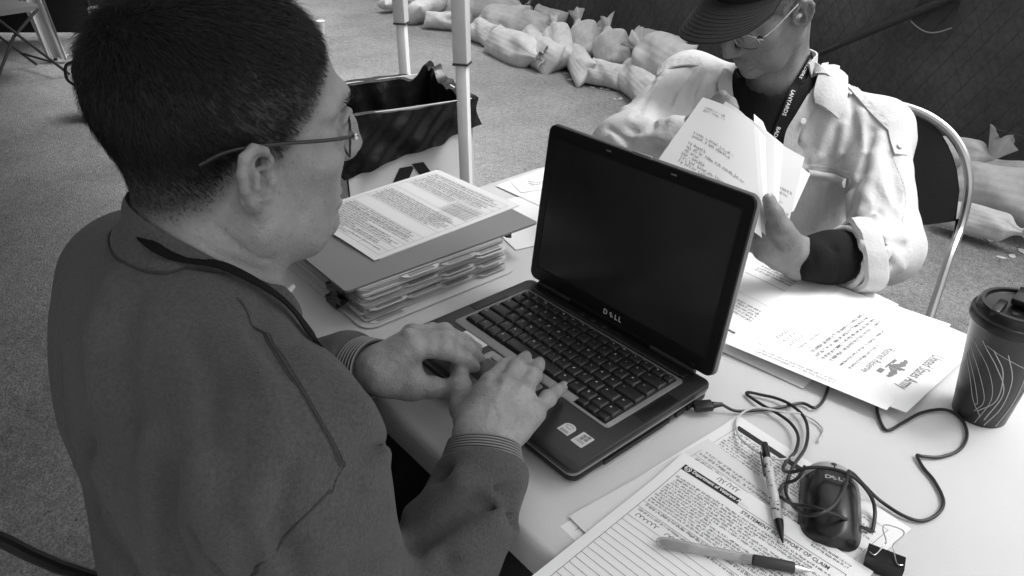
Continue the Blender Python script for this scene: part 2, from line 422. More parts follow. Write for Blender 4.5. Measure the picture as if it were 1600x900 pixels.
# ================================================================ sandbags
m_sack = mat('woven sandbag cloth', .56, .75, .3, var=.06, vs=60, var2=.12, vs2=7, bump=.35, bs=260)
m_sack2 = mat('dusty sandbag cloth', .48, .8, .3, var=.06, vs=60, var2=.2, vs2=6, bump=.35, bs=260)
def sack_mesh(L, Wd, H, seed, tie=True, sag=.0):
    """filled bag along +x: stitched corners at 0, gathered neck at L; pillow of two sheets"""
    R = np.random.default_rng(seed); ph = R.uniform(0, 6.28, 10); nu, nv = 44, 26; top, bot = [], []
    for i in range(nu+1):
        u = i/nu
        ends = min(1, u/.22); e0 = math.sqrt(max(0, 1-(1-ends)**2))
        if tie: nk = 1/(1+math.exp(-(u-.86)*30)); wd = 1-.80*nk; fl = e0*(1-.72*nk)
        else: e1 = min(1, (1-u)/.22); fl = e0*math.sqrt(max(0, 1-(1-e1)**2)); wd = 1-.10*math.sin(math.pi*u); nk = 0
        wd *= 1-.07*math.sin(math.pi*min(1, u/.3))*(u < .3)
        for j in range(nv+1):
            v = -1+2*j/nv; a = abs(v); body = max(0, 1-a**2.6)**.62
            wr = .055*math.cos(7*v+ph[0])*max(0, (u-.45))*2.2*(1-.4*nk)+.035*math.sin(9*u+3*v+ph[1])+.03*math.sin(15*u-5*v+ph[2])*a+.02*math.sin(23*v+ph[3]+4*u)*(1-ends*.6)+.028*math.sin(4*v+13*u+ph[5])
            y = Wd/2*v*wd*(1+.03*math.sin(11*u+ph[4])*a)
            z = H/2*body*fl*(1+wr*1.6)
            x = L*u+.02*math.sin(3*v+ph[6])*(1-ends)
            top.append((x, y, z+.012*H)); bot.append((x, y, -z*.8-.012*H))
    W = nv+1; n = len(top); fs = []
    for i in range(nu):
        for j in range(nv): q = (i*W+j, (i+1)*W+j, (i+1)*W+j+1, i*W+j+1); fs.append(q); fs.append(tuple(n+k for k in q[::-1]))
    rim = [j for j in range(W)]+[i*W+nv for i in range(1, nu+1)]+[nu*W+j for j in range(nv-1, -1, -1)]+[i*W for i in range(nu-1, 0, -1)]
    for k in range(len(rim)): p, q = rim[k], rim[(k+1) % len(rim)]; fs.append((p, q, n+q, n+p))
    return mesh('sack', top+bot, fs, True, 75)
def tuft_mesh(r, l, seed):
    R = np.random.default_rng(seed); nu, nv = 12, 36; vs = []; p = R.uniform(0, 6.28, 4)
    for i in range(nu+1):
        t = i/nu; rr = r*(.5+.3*abs(t-.12)*0+1.05*t**.8)
        for k in range(nv):
            a = 2*math.pi*k/nv; f = 1+.34*t*math.sin(4*a+p[0])+.22*t*math.sin(7*a+p[1])
            vs.append((l*t*(1+.18*math.sin(3*a+p[2])), rr*f*math.cos(a)*1.1, rr*f*math.sin(a)*.55))
    fs = [(i*nv+k, i*nv+(k+1) % nv, (i+1)*nv+(k+1) % nv, (i+1)*nv+k) for i in range(nu) for k in range(nv)]
    return mesh('tuft', vs, fs)
SK = [sack_mesh(1, .70, .46, 1), sack_mesh(1, .66, .44, 2), sack_mesh(1, .76, .50, 3), sack_mesh(1, .70, .46, 4, tie=False), sack_mesh(1, .62, .42, 5, tie=False)]
TF = [tuft_mesh(.085, .2, 11), tuft_mesh(.08, .24, 12)]
for q in SK: q.materials.append(m_sack)
for q in TF: q.materials.append(m_sack2)
# (pixel of the stitched end, pixel of the neck end, forward offset from the fence, length scale, variant, label)
BAGS = [
 (879, 104, 866, 40, .34, 0, 'upright sandbag with a tall pale tuft, first upright one from the canopy leg', .8),
 (925, 104, 903, 36, .30, 2, 'fat upright sandbag right of the slim upright one, knot at its top', 1.0),
 (962, 112, 949, 46, .33, 2, 'round slumped sandbag with a fan shaped tuft, middle of the near pile', 1.15),
 (1068, 108, 1000, 76, .38, 0, 'large sandbag with a twisted knot nearest the man in the white shirt', .95),
 (975, 122, 921, 110, .50, 4, 'flattened sandbag on the ground below the round slumped one', .95),
 (1022, 152, 976, 112, .48, 4, 'narrow sandbag pointing at the camera beside the white sleeve', .8),
 (916, 118, 889, 72, .42, 4, 'thin sandbag wedged upright behind the flattened one', .7),
 (802, 33, 862, 54, .30, 1, 'upper sandbag lying level with a gathered end against the slim upright one', .85),
 (868, 98, 817, 64, .42, 3, 'lower sandbag lying slanted left of the slim upright one', .85),
 (768, 62, 838, 90, .50, 0, 'ground level sandbag with frayed gathered end pointing at the camera', .8),
 (756, 34, 812, 42, .34, 3, 'bulging upper sandbag just right of the near canopy leg', 1.1),
 (728, 36, 818, 14, .20, 1, 'long sandbag on top with a small knot, right of the near canopy leg', .7),
 (770, 58, 742, 44, .46, 4, 'small low sandbag corner at the foot of the pile near the canopy leg', 1.0),
 (724, 24, 782, 4, .16, 3, 'top sandbag half hidden by the near canopy leg', .75),
 (678, 8, 722, 16, .34, 3, 'upper sandbag directly left of the near canopy leg', 1.2),
 (664, 30, 715, 32, .50, 4, 'ground level sandbag directly left of the near canopy leg', .8),
 (640, 26, 684, 10, .44, 3, 'plump sandbag between the two canopy legs', .95),
 (646, 6, 690, -4, .25, 3, 'topmost sandbag between the two canopy legs at the picture edge', .9),
 (596, 8, 630, 2, .5, 4, 'last small sandbag left of the far canopy leg', .9),
 (1440, 230, 1549, 246, .33, 0, 'tied sandbag with an upright bow behind the folding chair', .62),
 (1655, 320, 1490, 292, .40, 3, 'large smooth sandbag at the right picture edge behind the chair', .85),
 (1470, 330, 1592, 362, .52, 1, 'bottom sandbag at the right picture edge touching the ground', .6),
 (835, 20, 880, 34, .2, 4, 'sandbag half hidden behind the slim upright one', .7),
 (890, 62, 935, 58, .26, 3, 'sandbag filling the gap behind the two upright ones', .7),
 (985, 62, 1060, 84, .22, 3, 'sandbag at the back of the pile beside the twisted knot', .7),
 (700, 4, 745, 20, .34, 4, 'sandbag seen right behind the near canopy leg', .8),
 (612, 12, 655, 8, .42, 4, 'flat sandbag touching the far canopy leg in the picture', .8),
 (1500, 262, 1600, 275, .28, 3, 'sandbag lying behind the bow tied one at the right edge', .6),
 (1180, 150, 1100, 120, .36, 3, 'sandbag lying hidden behind the man in the white shirt', .8),
 (1300, 210, 1200, 170, .40, 2, 'sandbag resting behind the white shirt shoulder', .8),
 (1420, 270, 1310, 240, .40, 3, 'sandbag on the ground behind the chair back', .8),
]
MODE = ['u', '.42', '.42', '.44', 'l', 'l', 'l', '.36', 'l', 'l', '.44', '.28', 'l', '.25', '.4', 'l', 'l', '.3', 'l', '.40', '.46', 'l', '.2', '.26', '.22', '.34', '.42', '.28', '.36', '.40', '.40']
for i, (x0, y0, x1, y1, off, v, lab, wsc) in enumerate(BAGS):
    md = MODE[i]
    if md == 'l': a, b = U(x0, y0, .075), U(x1, y1, .085)
    elif md == 'u':
        a = U(x0, y0, .04); oo = (a-F0)@FN; b = ONPL(x1, y1, F0+FN*(oo-.14), FN)
    else: a = ONPL(x0, y0, F0+FN*float(md), FN); b = ONPL(x1, y1, F0+FN*(float(md)-.04), FN)
    tied = v < 3
    a[2] = max(a[2], .05); b[2] = max(b[2], .05)
    L = np.linalg.norm(b-a)*1.04; ex = unit(b-a); ez = unit(V(0, 0, 1)*.5+FN*.75); ez = unit(ez-ex*(ez@ex)); ey = np.cross(ez, ex)
    th = min(max(L, .31), .46)*wsc*.98
    t = thing('sandbag', lab, 'sandbag', (a+b)/2, 'sandbags along the fence')
    Mx = Matrix(((ex[0]*L, ey[0]*th, ez[0]*th, a[0]), (ex[1]*L, ey[1]*th, ez[1]*th, a[1]), (ex[2]*L, ey[2]*th, ez[2]*th, a[2]), (0, 0, 0, 1)))
    o = bpy.data.objects.new('sack', SK[v]); COL.objects.link(o); o.parent = t; o.matrix_parent_inverse = WM(t).inverted(); o.matrix_basis = Mx
    if tied:
        ex2 = unit(ex+V(0, 0, .35)+FU*(.25 if i % 2 else -.3)); ex2 = unit(ex*.25+V(0, 0, 1)) if 'bow' in lab else ex2; ey2 = unit(np.cross(ez, ex2)); ez2 = np.cross(ex2, ey2); s = th*(2.1 if 'bow' in lab and 'behind the bow' not in lab else 1.1)
        Mt = Matrix(((ex2[0]*s, ey2[0]*s, ez2[0]*s, b[0]), (ex2[1]*s, ey2[1]*s, ez2[1]*s, b[1]), (ex2[2]*s, ey2[2]*s, ez2[2]*s, b[2]), (0, 0, 0, 1)))
        o = bpy.data.objects.new('tied_top', TF[i % 2]); COL.objects.link(o); o.parent = t; o.matrix_parent_inverse = WM(t).inverted(); o.matrix_basis = Mt
# spilled sand and scraps in front of the bags
sp = MB(); R = np.random.default_rng(5)
for k in range(70):
    s = R.uniform(-4.2, 2.6); o = .58+abs(R.normal())*.07; c = fp(s, 0, o); r = R.uniform(.004, .018)
    n = 7; ph = R.uniform(0, 6.28)
    poly = [(r*(.6+.6*R.random())*math.cos(2*math.pi*q/n)*1.6, r*(.6+.6*R.random())*math.sin(2*math.pi*q/n)) for q in range(n)]
    A = rot2(ph); sp.prism(poly, c+V(0, 0, .001), A[0], A[1], V(0, 0, 1), .004)
o = sp.build('spilled_sand', m_sack2, None, smooth=False); tag(o, 'scattered pale sand and scraps on the asphalt before the sandbags', 'sand', kind='stuff')

# ================================================================ recycling box with liner
m_card = mat('white corrugated plastic', .72, .55, .4, var=.03, vs=8)
m_black = mat('black print', .012, .6)
m_liner = mat('black bin liner', .008, .27, .5, bump=1.0, bs=26, bd=9)
ZB = .755
FL, FR = U(531, 179, ZB), U(737, 150, ZB)
bx = unit(FR-FL); bw_ = np.linalg.norm(FR-FL); by = V(-bx[1], bx[0], 0); bdp = .30     # by points away
bino = thing('recycling_box', 'white recycling box with black liner folded over its rim and recycling arrows', 'recycling bin', ((FL+FR)/2+by*bdp/2)*V(1, 1, 0))
def bp_(u, v, z): return FL*V(1, 1, 0)+bx*(u*bw_)+by*(v*bdp)+V(0, 0, z)
def wallpan(b, u0, v0, u1, v1, z0, z1, t=.004):
    p, q = bp_(u0, v0, 0), bp_(u1, v1, 0); e = unit(q-p); nrm = np.cross(e, V(0, 0, 1))
    b.box((p+q)/2+V(0, 0, (z0+z1)/2)+nrm*0, (np.linalg.norm(q-p), t, z1-z0), np.array([e, nrm, V(0, 0, 1)]))
for nm, q in (('front_panel', (0, 0, 1, 0)), ('side_panel', (1, .012, 1, .988)), ('back_panel', (1, 1, 0, 1)), ('side_panel', (0, .988, 0, .012))):
    b = MB(); wallpan(b, *q, 0.0, ZB-.006); b.build(nm, m_card, bino, smooth=False)
b = MB(); b.box(bp_(.5, .5, .03), (bw_*.98, bdp*.98, .01), np.array([bx, by, V(0, 0, 1)])); b.build('floor_panel', m_card, bino)
b = MB(); b.box(bp_(-.003, -.0, .3)-by*.003, (.004, .004, .6), np.array([bx, by, V(0, 0, 1)])); b.build('corner_seam', m_black, bino)
# liner: outside flap, over the rim, down inside
def liner(s, t):
    """s round the rim 0..1 (front 0-.25, right, back, left); t: 0 outside hem, .4 rim, 1 inside bottom"""
    k = int(min(s*4, 3.999)); f = s*4-k
    c = [(0, 0), (1, 0), (1, 1), (0, 1), (0, 0)]; (u0, v0), (u1, v1) = c[k], c[k+1]
    u, v = u0+(u1-u0)*f, v0+(v1-v0)*f; p = bp_(u, v, 0); ctr = bp_(.5, .5, 0); n = unit(p-ctr)
    hemdrop = [.172-.092*f, .08+.02*math.sin(f*9), .1, .13+.04*f][k]+.004*math.sin(s*44)+.002*math.sin(s*151)
    top = ZB+.0015*math.sin(s*41)+.002*math.sin(s*23+1)
    if k == 1: top += .03*math.exp(-((f-.85)/.16)**2)+.004*math.sin(f*25)
    if k == 2: top += .03*math.exp(-((f-.03)/.05)**2)-.012*math.exp(-((f-.17)/.05)**2)
    if t < .4: 
        z = top-hemdrop*(1-t/.4); off = .015+.006*math.sin(s*57+z*38)*(1-t/.4)+.003*math.sin(s*120-z*70)
    else:
        q = (t-.4)/.6; z = top-.5*q; off = -.016-.02*q-.016*q*math.sin(s*44+q*5)-.008*math.sin(s*95+3*q)*min(1, q*6)
    return p+n*off*1.2+V(0, 0, z)
MB().grid(lambda u, v: liner(u, v), 200, 34).build('liner_bag', m_liner, bino)
MB().grid(lambda u, v: bp_(.07+.86*u, .07+.86*v, .2), 4, 4).build('liner_bottom', m_liner, bino)
# recycling arrows on the front
def arrows():
    Lh = .078; w = .036
    b = MB(); cu, cz = .62, ZB-.30
    O = ONPL(640, 256, FL, by)-V(0, 0, .104)-by*.0035; ex, ey = bx, V(0, 0, 1)
    base = [[(-.062, .028), (-.027, .088), (.004, .088), (.008, .082), (-.031, .010)],          # left bend of the top arrow
            [(-.018, .093), (.034, .093), (.054, .060), (.071, .070), (.056, .030), (.014, .037), (.031, .047), (.015, .074), (.004, .093)]]
    for k in range(3):
        a = -2*math.pi*k/3; c, s_ = math.cos(a), math.sin(a)
        for poly in base:
            b.prism([((c*x-s_*y)*1.12, (s_*x+c*y)*1.12) for x, y in poly], O, ex, ey, -by, .0006)
    b.build('recycling_arrows', m_black, bino, smooth=False)
arrows()
# ================================================================ folding table
TZ = .74
m_table = mat('white moulded plastic', .62, .42, .45, var=.03, vs=7, var2=.05, vs2=2.0, bump=.12, bs=420, rvar=.08)
m_tleg = mat('grey powder coated steel', .2, .45)
TX0, TX1, TY0, TY1 = -.392, 1.44, -.078, .642
tbl = thing('folding_table', 'white plastic folding table covered with papers between the two seated men', 'table', ((TX0+TX1)/2, (TY0+TY1)/2, 0))
def table_top():
    prof = [(-.012, -.044), (-.0, -.043), (.0, -.012), (-.0015, -.006), (-.005, -.0015), (-.010, 0.0), (-.030, 0.0)]
    out = rrect(TX1-TX0, TY1-TY0, .05, 10); cx, cy = (TX0+TX1)/2, (TY0+TY1)/2; n = len(out); vs = []; fs = []
    nr = []
    for i, (x, y) in enumerate(out):
        w2, h2 = (TX1-TX0)/2-.05, (TY1-TY0)/2-.05; qx, qy = x-max(-w2, min(w2, x)), y-max(-h2, min(h2, y)); nr.append(unit((qx, qy)))
    for d, z in prof:
        for (x, y), q in zip(out, nr): vs.append((cx+x+q[0]*d, cy+y+q[1]*d, TZ+z))
    for j in range(len(prof)-1):
        for k in range(n): fs.append((j*n+k, j*n+(k+1) % n, (j+1)*n+(k+1) % n, (j+1)*n+k))
    fs.append(tuple((len(prof)-1)*n+k for k in range(n))); fs.append(tuple(range(n-1, -1, -1)))
    return link('table_top', mesh('table_top', vs, fs, True, 40), m_table, tbl)
table_top()
for x in (TX0+.2, TX1-.2):
    for y in (TY0+.1, TY1-.1):
        MB().tube([V(x, y, 0), V(x, y, TZ-.045)], .0125, 10).build('leg', m_tleg, tbl)
    MB().tube([V(x, TY0+.1, .12), V(x, TY1-.1, .12)], .0125, 10).build('leg_bar', m_tleg, tbl)
    MB().tube([V(x, TY0+.1, .68), V(x, TY1-.1, .68)], .0125, 10).build('leg_bar', m_tleg, tbl)
MB().tube([V(TX0+.2, .28, .6), V(TX0+.55, .28, TZ-.05)], .009, 8).build('brace', m_tleg, tbl)
MB().tube([V(TX1-.2, .28, .6), V(TX1-.55, .28, TZ-.05)], .009, 8).build('brace', m_tleg, tbl)

# ================================================================ flat print helpers
m_ink = mat('grey printing ink', .07, .8, .2)
m_inklight = mat('faint printing ink', .3, .8, .2)
m_pen = mat('ball pen ink', .04, .6)
m_paper = mat('white paper', .84, .8, .2, var=.015, vs=12)
m_paper2 = mat('off white paper', .74, .85, .2, var=.02, vs=9)
class Paper:
    def __init__(s, p0, ex, ey, w, h, zf=None):
        """p0: top left corner when read; ex along the lines, ey down the page"""
        s.p0 = np.asarray(p0, float); s.ex = unit(ex); s.ey = unit(np.asarray(ey, float)-s.ex*(np.asarray(ey, float)@s.ex)); s.w, s.h = w, h
        s.n = np.cross(s.ey, s.ex); s.n = s.n if s.n@V(0, 0, 1) > -1e-6 else -s.n; s.zf = zf or (lambda u, v: 0.0)
    def at(s, u, v, o=0.0): return s.p0+s.ex*(u*s.w)+s.ey*(v*s.h)+s.n*(s.zf(u, v)+o)
    def sheet(s, name, label, m, nu=20, nv=20, t=.0002, cat='paper', parent=None, group=None):
        a = [s.at(i/nu, j/nv, 0) for j in range(nv+1) for i in range(nu+1)]; b = [s.at(i/nu, j/nv, -t) for j in range(nv+1) for i in range(nu+1)]
        n = len(a); W = nu+1; fs = []
        for j in range(nv):
            for i in range(nu):
                q = (j*W+i, (j+1)*W+i, (j+1)*W+i+1, j*W+i+1); fs.append(q); fs.append(tuple(n+k for k in q[::-1]))
        rim = [i for i in range(W)]+[j*W+nu for j in range(1, nv+1)]+[nv*W+i for i in range(nu-1, -1, -1)]+[j*W for j in range(nv-1, 0, -1)]
        for k in range(len(rim)): p, q = rim[k], rim[(k+1) % len(rim)]; fs.append((p, q, n+q, n+p))
        o = link(name, mesh(name, a+b, fs, True, 50), m, parent)
        if parent is None: tag(o, label, cat, group)
        s.o = o; return o
    def quads(s, rects, name, m, o=.00025, parent=None):
        """rects: (u,v,du,dv[,skew]) in fractions"""
        vs, fs = [], []
        for q in rects:
            u, v, du, dv = q[:4]; sk = q[4] if len(q) > 4 else 0; k = len(vs)
            vs += [s.at(u, v, o), s.at(u+du, v, o), s.at(u+du-sk, v+dv, o), s.at(u-sk, v+dv, o)]; fs.append((k, k+1, k+2, k+3))
        ob = link(name, mesh(name, vs, fs, False), m, parent or s.o); ob['kind'] = 'stuff'; return ob
    def words(s, u0, v0, u1, v1, rows, seed=0, fill=.95, lh=.55, cw=.0013, ragged=.15, para=0):
        R = np.random.default_rng(seed); out = []; dv = (v1-v0)/rows; c = cw/s.w
        for r in range(rows):
            if para and r % para == para-1: continue
            u = u0+(R.uniform(0, .02)); end = u0+(u1-u0)*(1-ragged*R.random()**2)
            if R.random() > fill: end = u0+(u1-u0)*R.uniform(.2, .6)
            while u < end:
                for k in range(int(R.integers(2, 9))):
                    h = dv*lh*(1.0 if R.random() < .7 else 1.35); vv = v0+dv*r
                    if R.random() < .8: out.append((u, vv+dv*lh-h, c*.3, h))
                    if R.random() < .8: out.append((u+c*.45, vv+dv*lh-dv*lh*R.uniform(.3, 1), c*.3, dv*lh*R.uniform(.3, .8)))
                    if R.random() < .6: out.append((u, vv+dv*lh*R.choice([0.0, .4, .8]), c*.75, dv*lh*.22))
                    u += c
                    if u > end: break
                u += c*.9
        return out
    def line(s, u0, v0, u1, v1, t=.0004):
        if abs(u1-u0)*s.w > abs(v1-v0)*s.h: 
            n = 10; return [(u0+(u1-u0)*k/n, v0+(v1-v0)*k/n, (u1-u0)/n, t/s.h) for k in range(n)]
        n = 10; return [(u0+(u1-u0)*k/n, v0+(v1-v0)*k/n, t/s.w, (v1-v0)/n) for k in range(n)]
    def text(s, txt, u, v, size, m, name='lettering', o=.0003, bold=0.0, sx=1.0, parent=None, flip=False):
        vs, fs = text_mesh(txt, bold); sg = -1 if flip else 1
        q = [s.at(u+sg*x*size*sx/s.w, v-sg*y*size/s.h, o) for x, y in vs]
        return link(name, mesh(name, q, fs, False), m, parent or s.o)
    def scribble(s, u, v, w, h, n, seed, m, name='handwriting', r=.00028):
        R = np.random.default_rng(seed); pts = []
        for k in range(n*5):
            t = k/(n*5); a = k*2*math.pi/5
            pts.append(s.at(u+w*t+.25*w/n*math.cos(a), v+h*(.5+.5*math.sin(a)*R.uniform(.35, 1)), .0003))
        return MB().tube(spline(pts, 3), r, 4, cap=False).build(name, m, s.o)
_tc = {}
def text_mesh(txt, bold=0.0):
    if (txt, bold) in _tc: return _tc[(txt, bold)]
    cu = bpy.data.curves.new('t', 'FONT'); cu.body = txt; cu.size = 1.0; cu.resolution_u = 2; cu.offset = bold; cu.fill_mode = 'FRONT'
    ob = bpy.data.objects.new('t', cu); COL.objects.link(ob)
    dg = bpy.context.evaluated_depsgraph_get(); dg.update(); me = bpy.data.meshes.new_from_object(ob.evaluated_get(dg))
    vs = [(v.co.x, v.co.y) for v in me.vertices]; fs = [tuple(p.vertices) for p in me.polygons]
    bpy.data.objects.remove(ob); bpy.data.meshes.remove(me); bpy.data.curves.remove(cu)
    _tc[(txt, bold)] = (vs, fs); return vs, fs
def text_on(txt, o, ex, ey, size, m, name, parent, bold=0.0, center=False, sx=1.0):
    vs, fs = text_mesh(txt, bold); w = max(x for x, y in vs) if center else 0
    q = [np.asarray(o)+np.asarray(ex)*((x-w/2)*size*sx)+np.asarray(ey)*(y*size) for x, y in vs]
    return link(name, mesh(name, q, fs, False), m, parent)

# ================================================================ laptop
LZ = .768; LW, LD = .338, .238
m_lap = mat('dark grey magnesium', .018, .36, .5, bump=.05, bs=900, var=.1, vs=25, rvar=.06)
m_lapblk = mat('black laptop plastic', .007, .38, .45, bump=.05, bs=900)
m_silver = mat('silver laptop trim', .3, .34, .5, metal=.5, bump=.03, bs=700)
m_key = mat('black key caps', .016, .42, .45, var=.12, vs=40)
m_keywell = mat('key well', .003, .6)
m_legend = mat('white key legend', .45, .5)
m_screen_off = mat('matt screen', .026, .2, .5, var=.5, vs=3)
m_port = mat('dark ports', .004, .5)
m_logo = mat('silver logo', .62, .5, .4)
lap = thing('laptop', 'open black laptop with dark screen, its keyboard under the typing hands', 'laptop', (LW/2, LD/2, TZ))
def slab(b, x0, x1, y0, y1, z0, z1, r, bev=.002, n=5):
    out = rrect(x1-x0, y1-y0, r, n); cx, cy = (x0+x1)/2, (y0+y1)/2; k = len(out); vs = []; fs = []
    rows = [(0.0, z0+bev), (0, z1-bev), (bev*.3, z1-bev*.3), (bev, z1)]
    rows = [(bev, z0), (bev*.3, z0+bev*.3)]+rows
    for d, z in rows:
        for x, y in out:
            f = 1-d/max(abs(x), .01)*1.0; vs.append((cx+x-math.copysign(d, x)*min(1, abs(x)/.004), cy+y-math.copysign(d, y)*min(1, abs(y)/.004), z))
    for j in range(len(rows)-1):
        for i in range(k): fs.append((j*k+i, j*k+(i+1) % k, (j+1)*k+(i+1) % k, (j+1)*k+i))
    fs.append(tuple((len(rows)-1)*k+i for i in range(k))); fs.append(tuple(range(k-1, -1, -1)))
    return b.add(vs, fs)
b = MB(); slab(b, 0, LW, 0, LD, LZ-.0085, LZ, .011, .0022); base = b.build('upper_case', m_lap, lap)
b = MB(); slab(b, .001, LW-.001, .001, LD-.001, LZ-.0125, LZ-.0092, .011, .001); b.build('silver_seam', m_silver, lap)
b = MB(); slab(b, .002, LW-.002, .003, LD-.002, LZ-.0245, LZ-.0130, .011, .004); low = b.build('lower_case', m_lapblk, lap)
for x, y in ((.04, .03), (LW-.04, .03), (.04, LD-.03), (LW-.04, LD-.03)):
    MB().lathe([(.008, TZ), (.008, TZ+.004)], 16, (x, y, 0)).build('rubber_foot', m_lapblk, low)
# side ports
b = MB()
for y0, y1, z0, z1 in ((.05, .16, -.0215, -.016), (.172, .186, -.021, -.0145), (.193, .207, -.021, -.0145)):
    b.box((LW-.0012, (y0+y1)/2, LZ+(z0+z1)/2), (.002, y1-y0, z1-z0))
b.build('side_ports', m_port, low)
# speakers / panel seams beside the keyboard
for x0, x1 in ((.003, .02), (.318, .335)):
    b = MB(); slab(b, x0, x1, .118, .178, LZ-.001, LZ+.0005, .002, .0003); b.build('speaker_grille', m_lapblk, lap)
# keyboard surround
BX0, BX1, BY0, BY1 = .023, .315, .076, .212
b = MB(); slab(b, BX0, BX1, BY0, BY1, LZ-.002, LZ+.0012, .006, .0006); b.build('keyboard_surround', m_silver, lap)
KX0, KX1, KY0, KY1 = .0295, .3085, .0905, .2065
b = MB(); slab(b, KX0, KX1, KY0, KY1, LZ-.001, LZ+.0018, .003, .0003); b.box((.2825, .0862, LZ+.0004), (.052, .0125, .0026)); b.build('key_well', m_keywell, lap)
KEYM = {}
def keymesh(w, d):
    k = (round(w, 4), round(d, 4))
    if k not in KEYM:
        bb = MB(); h = .0042
        vs = []
        for s, z in ((1.0, 0), (.97, h*.5), (.80, h*.93), (.72, h)):
            for x, y in rrect(w*(s if w < .03 else 1-(1-s)*.018/w), d*s, .0015*s, 2): vs.append((x, y, z))
        n = 12; fs = [(j*n+i, j*n+(i+1) % n, (j+1)*n+(i+1) % n, (j+1)*n+i) for j in range(3) for i in range(n)]+[tuple(3*n+i for i in range(n))]
        KEYM[k] = mesh('key', vs, fs, True, 40); KEYM[k].materials.append(m_key)
    return KEYM[k]
P = (KX1-KX0)/14.7
ROWS = [(.0172, [1]*3+[1]*11+[.7]), (.0186, [1]*13+[1.7]), (.0186, [1.5]+[1]*12+[1.2]), (.0186, [1.8]+[1]*11+[1.9]), (.0186, [2.3]+[1]*10+[1.4, 1.0]), (.0186, [1.2, 1, 1, 1.1, 5.2, 1.1, 1.1, 1, 1, 1])]
y = KY1-.0008
for ri, (hh, ws_) in enumerate(ROWS):
    sc = (KX1-KX0-.001)/sum(ws_); x = KX0+.0005; d = hh*.0186/.0186 if ri else .0150
    d = (KY1-KY0-.0165)/5.0 if ri else .0150
    for ki, wk in enumerate(ws_):
        w = wk*sc; me = keymesh(w-.0014, d-.0014)
        o = bpy.data.objects.new('key', me); COL.objects.link(o); o.parent = lap; o.matrix_parent_inverse = WM(lap).inverted()
        o.location = (x+w/2, y-d/2, LZ+.0018)
        x += w
    y -= d
# arrow keys dropping into the surround
for k in range(3):
    me = keymesh(.0152, .0105); o = bpy.data.objects.new('key', me); COL.objects.link(o); o.parent = lap; o.matrix_parent_inverse = WM(lap).inverted(); o.location = (.2655+k*.017, .0862, LZ+.0016)
# key legends: tiny marks
R = np.random.default_rng(3); b = MB()
yy = KY1-.0008
for ri, (hh, ws_) in enumerate(ROWS):
    d = (KY1-KY0-.0165)/5.0 if ri else .0150; sc = (KX1-KX0-.001)/sum(ws_); x = KX0+.0005
    for wk in ws_:
        w = wk*sc; cx, cy = x+min(w*.36, .006)+.001, yy-d*.38
        if wk < 4:
            for q in range(2): b.box((cx+R.uniform(-.0012, .0012), cy+R.uniform(-.001, .001), LZ+.00612), (R.choice([.0022, .0006]), R.choice([.0005, .002]), .0001))
        x += w
    yy -= d
b.build('key_legends', m_legend, lap, smooth=False)
# touch pad, buttons, stickers
m_pad = mat('touch pad', .035, .4)
b = MB(); slab(b, .112, .212, .004, .0735, LZ-.001, LZ+.0006, .004, .0004); b.build('touchpad_frame', m_silver, lap)
b = MB(); slab(b, .122, .202, .020, .0585, LZ, LZ+.0009, .002, .0002); b.build('touchpad', m_pad, lap)
for x0 in (.122, .1625):
    b = MB(); slab(b, x0, x0+.039, .006, .0175, LZ, LZ+.0018, .003, .0006); b.build('touchpad_button', m_silver, lap)
for x0 in (.123, .150, .177):
    b = MB(); slab(b, x0, x0+.0255, .0605, .0725, LZ, LZ+.0022, .002, .0006); b.build('pointer_button', m_silver, lap)
m_stick = mat('pale sticker', .6, .5); m_stickd = mat('sticker print', .2, .5)
b = MB(); b.prism([(x, y) for x, y in rrect(.017, .020, .0015)][:6]+[(-.0085, .004), (-.0085, -.010), (.0085, -.010)], (.2845, .0405, LZ+.0002), V(0, 1, 0)*-1, V(-1, 0, 0), V(0, 0, 1), .0003)
b = MB(); pl = [(-.0085, -.009), (.0085, -.009), (.0085, .003)]+[(.0085*math.cos(a), .003+.006*math.sin(a)) for a in np.linspace(.2, 2.94, 8)]+[(-.0085, .003)]
b.prism(pl, (.286, .043, LZ+.0002), V(1, 0, 0), V(0, 1, 0), V(0, 0, 1), .0003); s1 = b.build('sticker', m_stick, lap, smooth=False)
b = MB(); b.tube([V(.286+.005*math.cos(a), .0462+.0026*math.sin(a), LZ+.0006) for a in np.linspace(0, 5.6, 16)], .0004, 4); b.box((.286, .0385, LZ+.0006), (.011, .0012, .0001)); b.box((.286, .0365, LZ+.0006), (.012, .001, .0001)); b.build('sticker_print', m_stickd, s1)
b = MB(); b.prism(rrect(.017, .021, .001), (.310, .0425, LZ+.0002), V(1, 0, 0), V(0, 1, 0), V(0, 0, 1), .0003); s2 = b.build('sticker', m_stick, lap, smooth=False)
b = MB()
for i in (-1, 1):
    for j in (-1, 1): b.box((.3105+i*.0027, .0465+j*.0025+i*.0006, LZ+.0006), (.0046, .0042, .0001))
b.box((.310, .0395, LZ+.0006), (.011, .001, .0001)); b.box((.310, .0372, LZ+.0006), (.012, .0009, .0001)); b.build('sticker_print', m_stickd, s2)
b = MB(); b.prism(rrect(.046, .024, .001), (.076, .066, LZ+.0002), V(1, 0, 0), V(0, 1, 0), V(0, 0, 1), .0003); b.build('asset_label', m_paper2, lap, smooth=False)
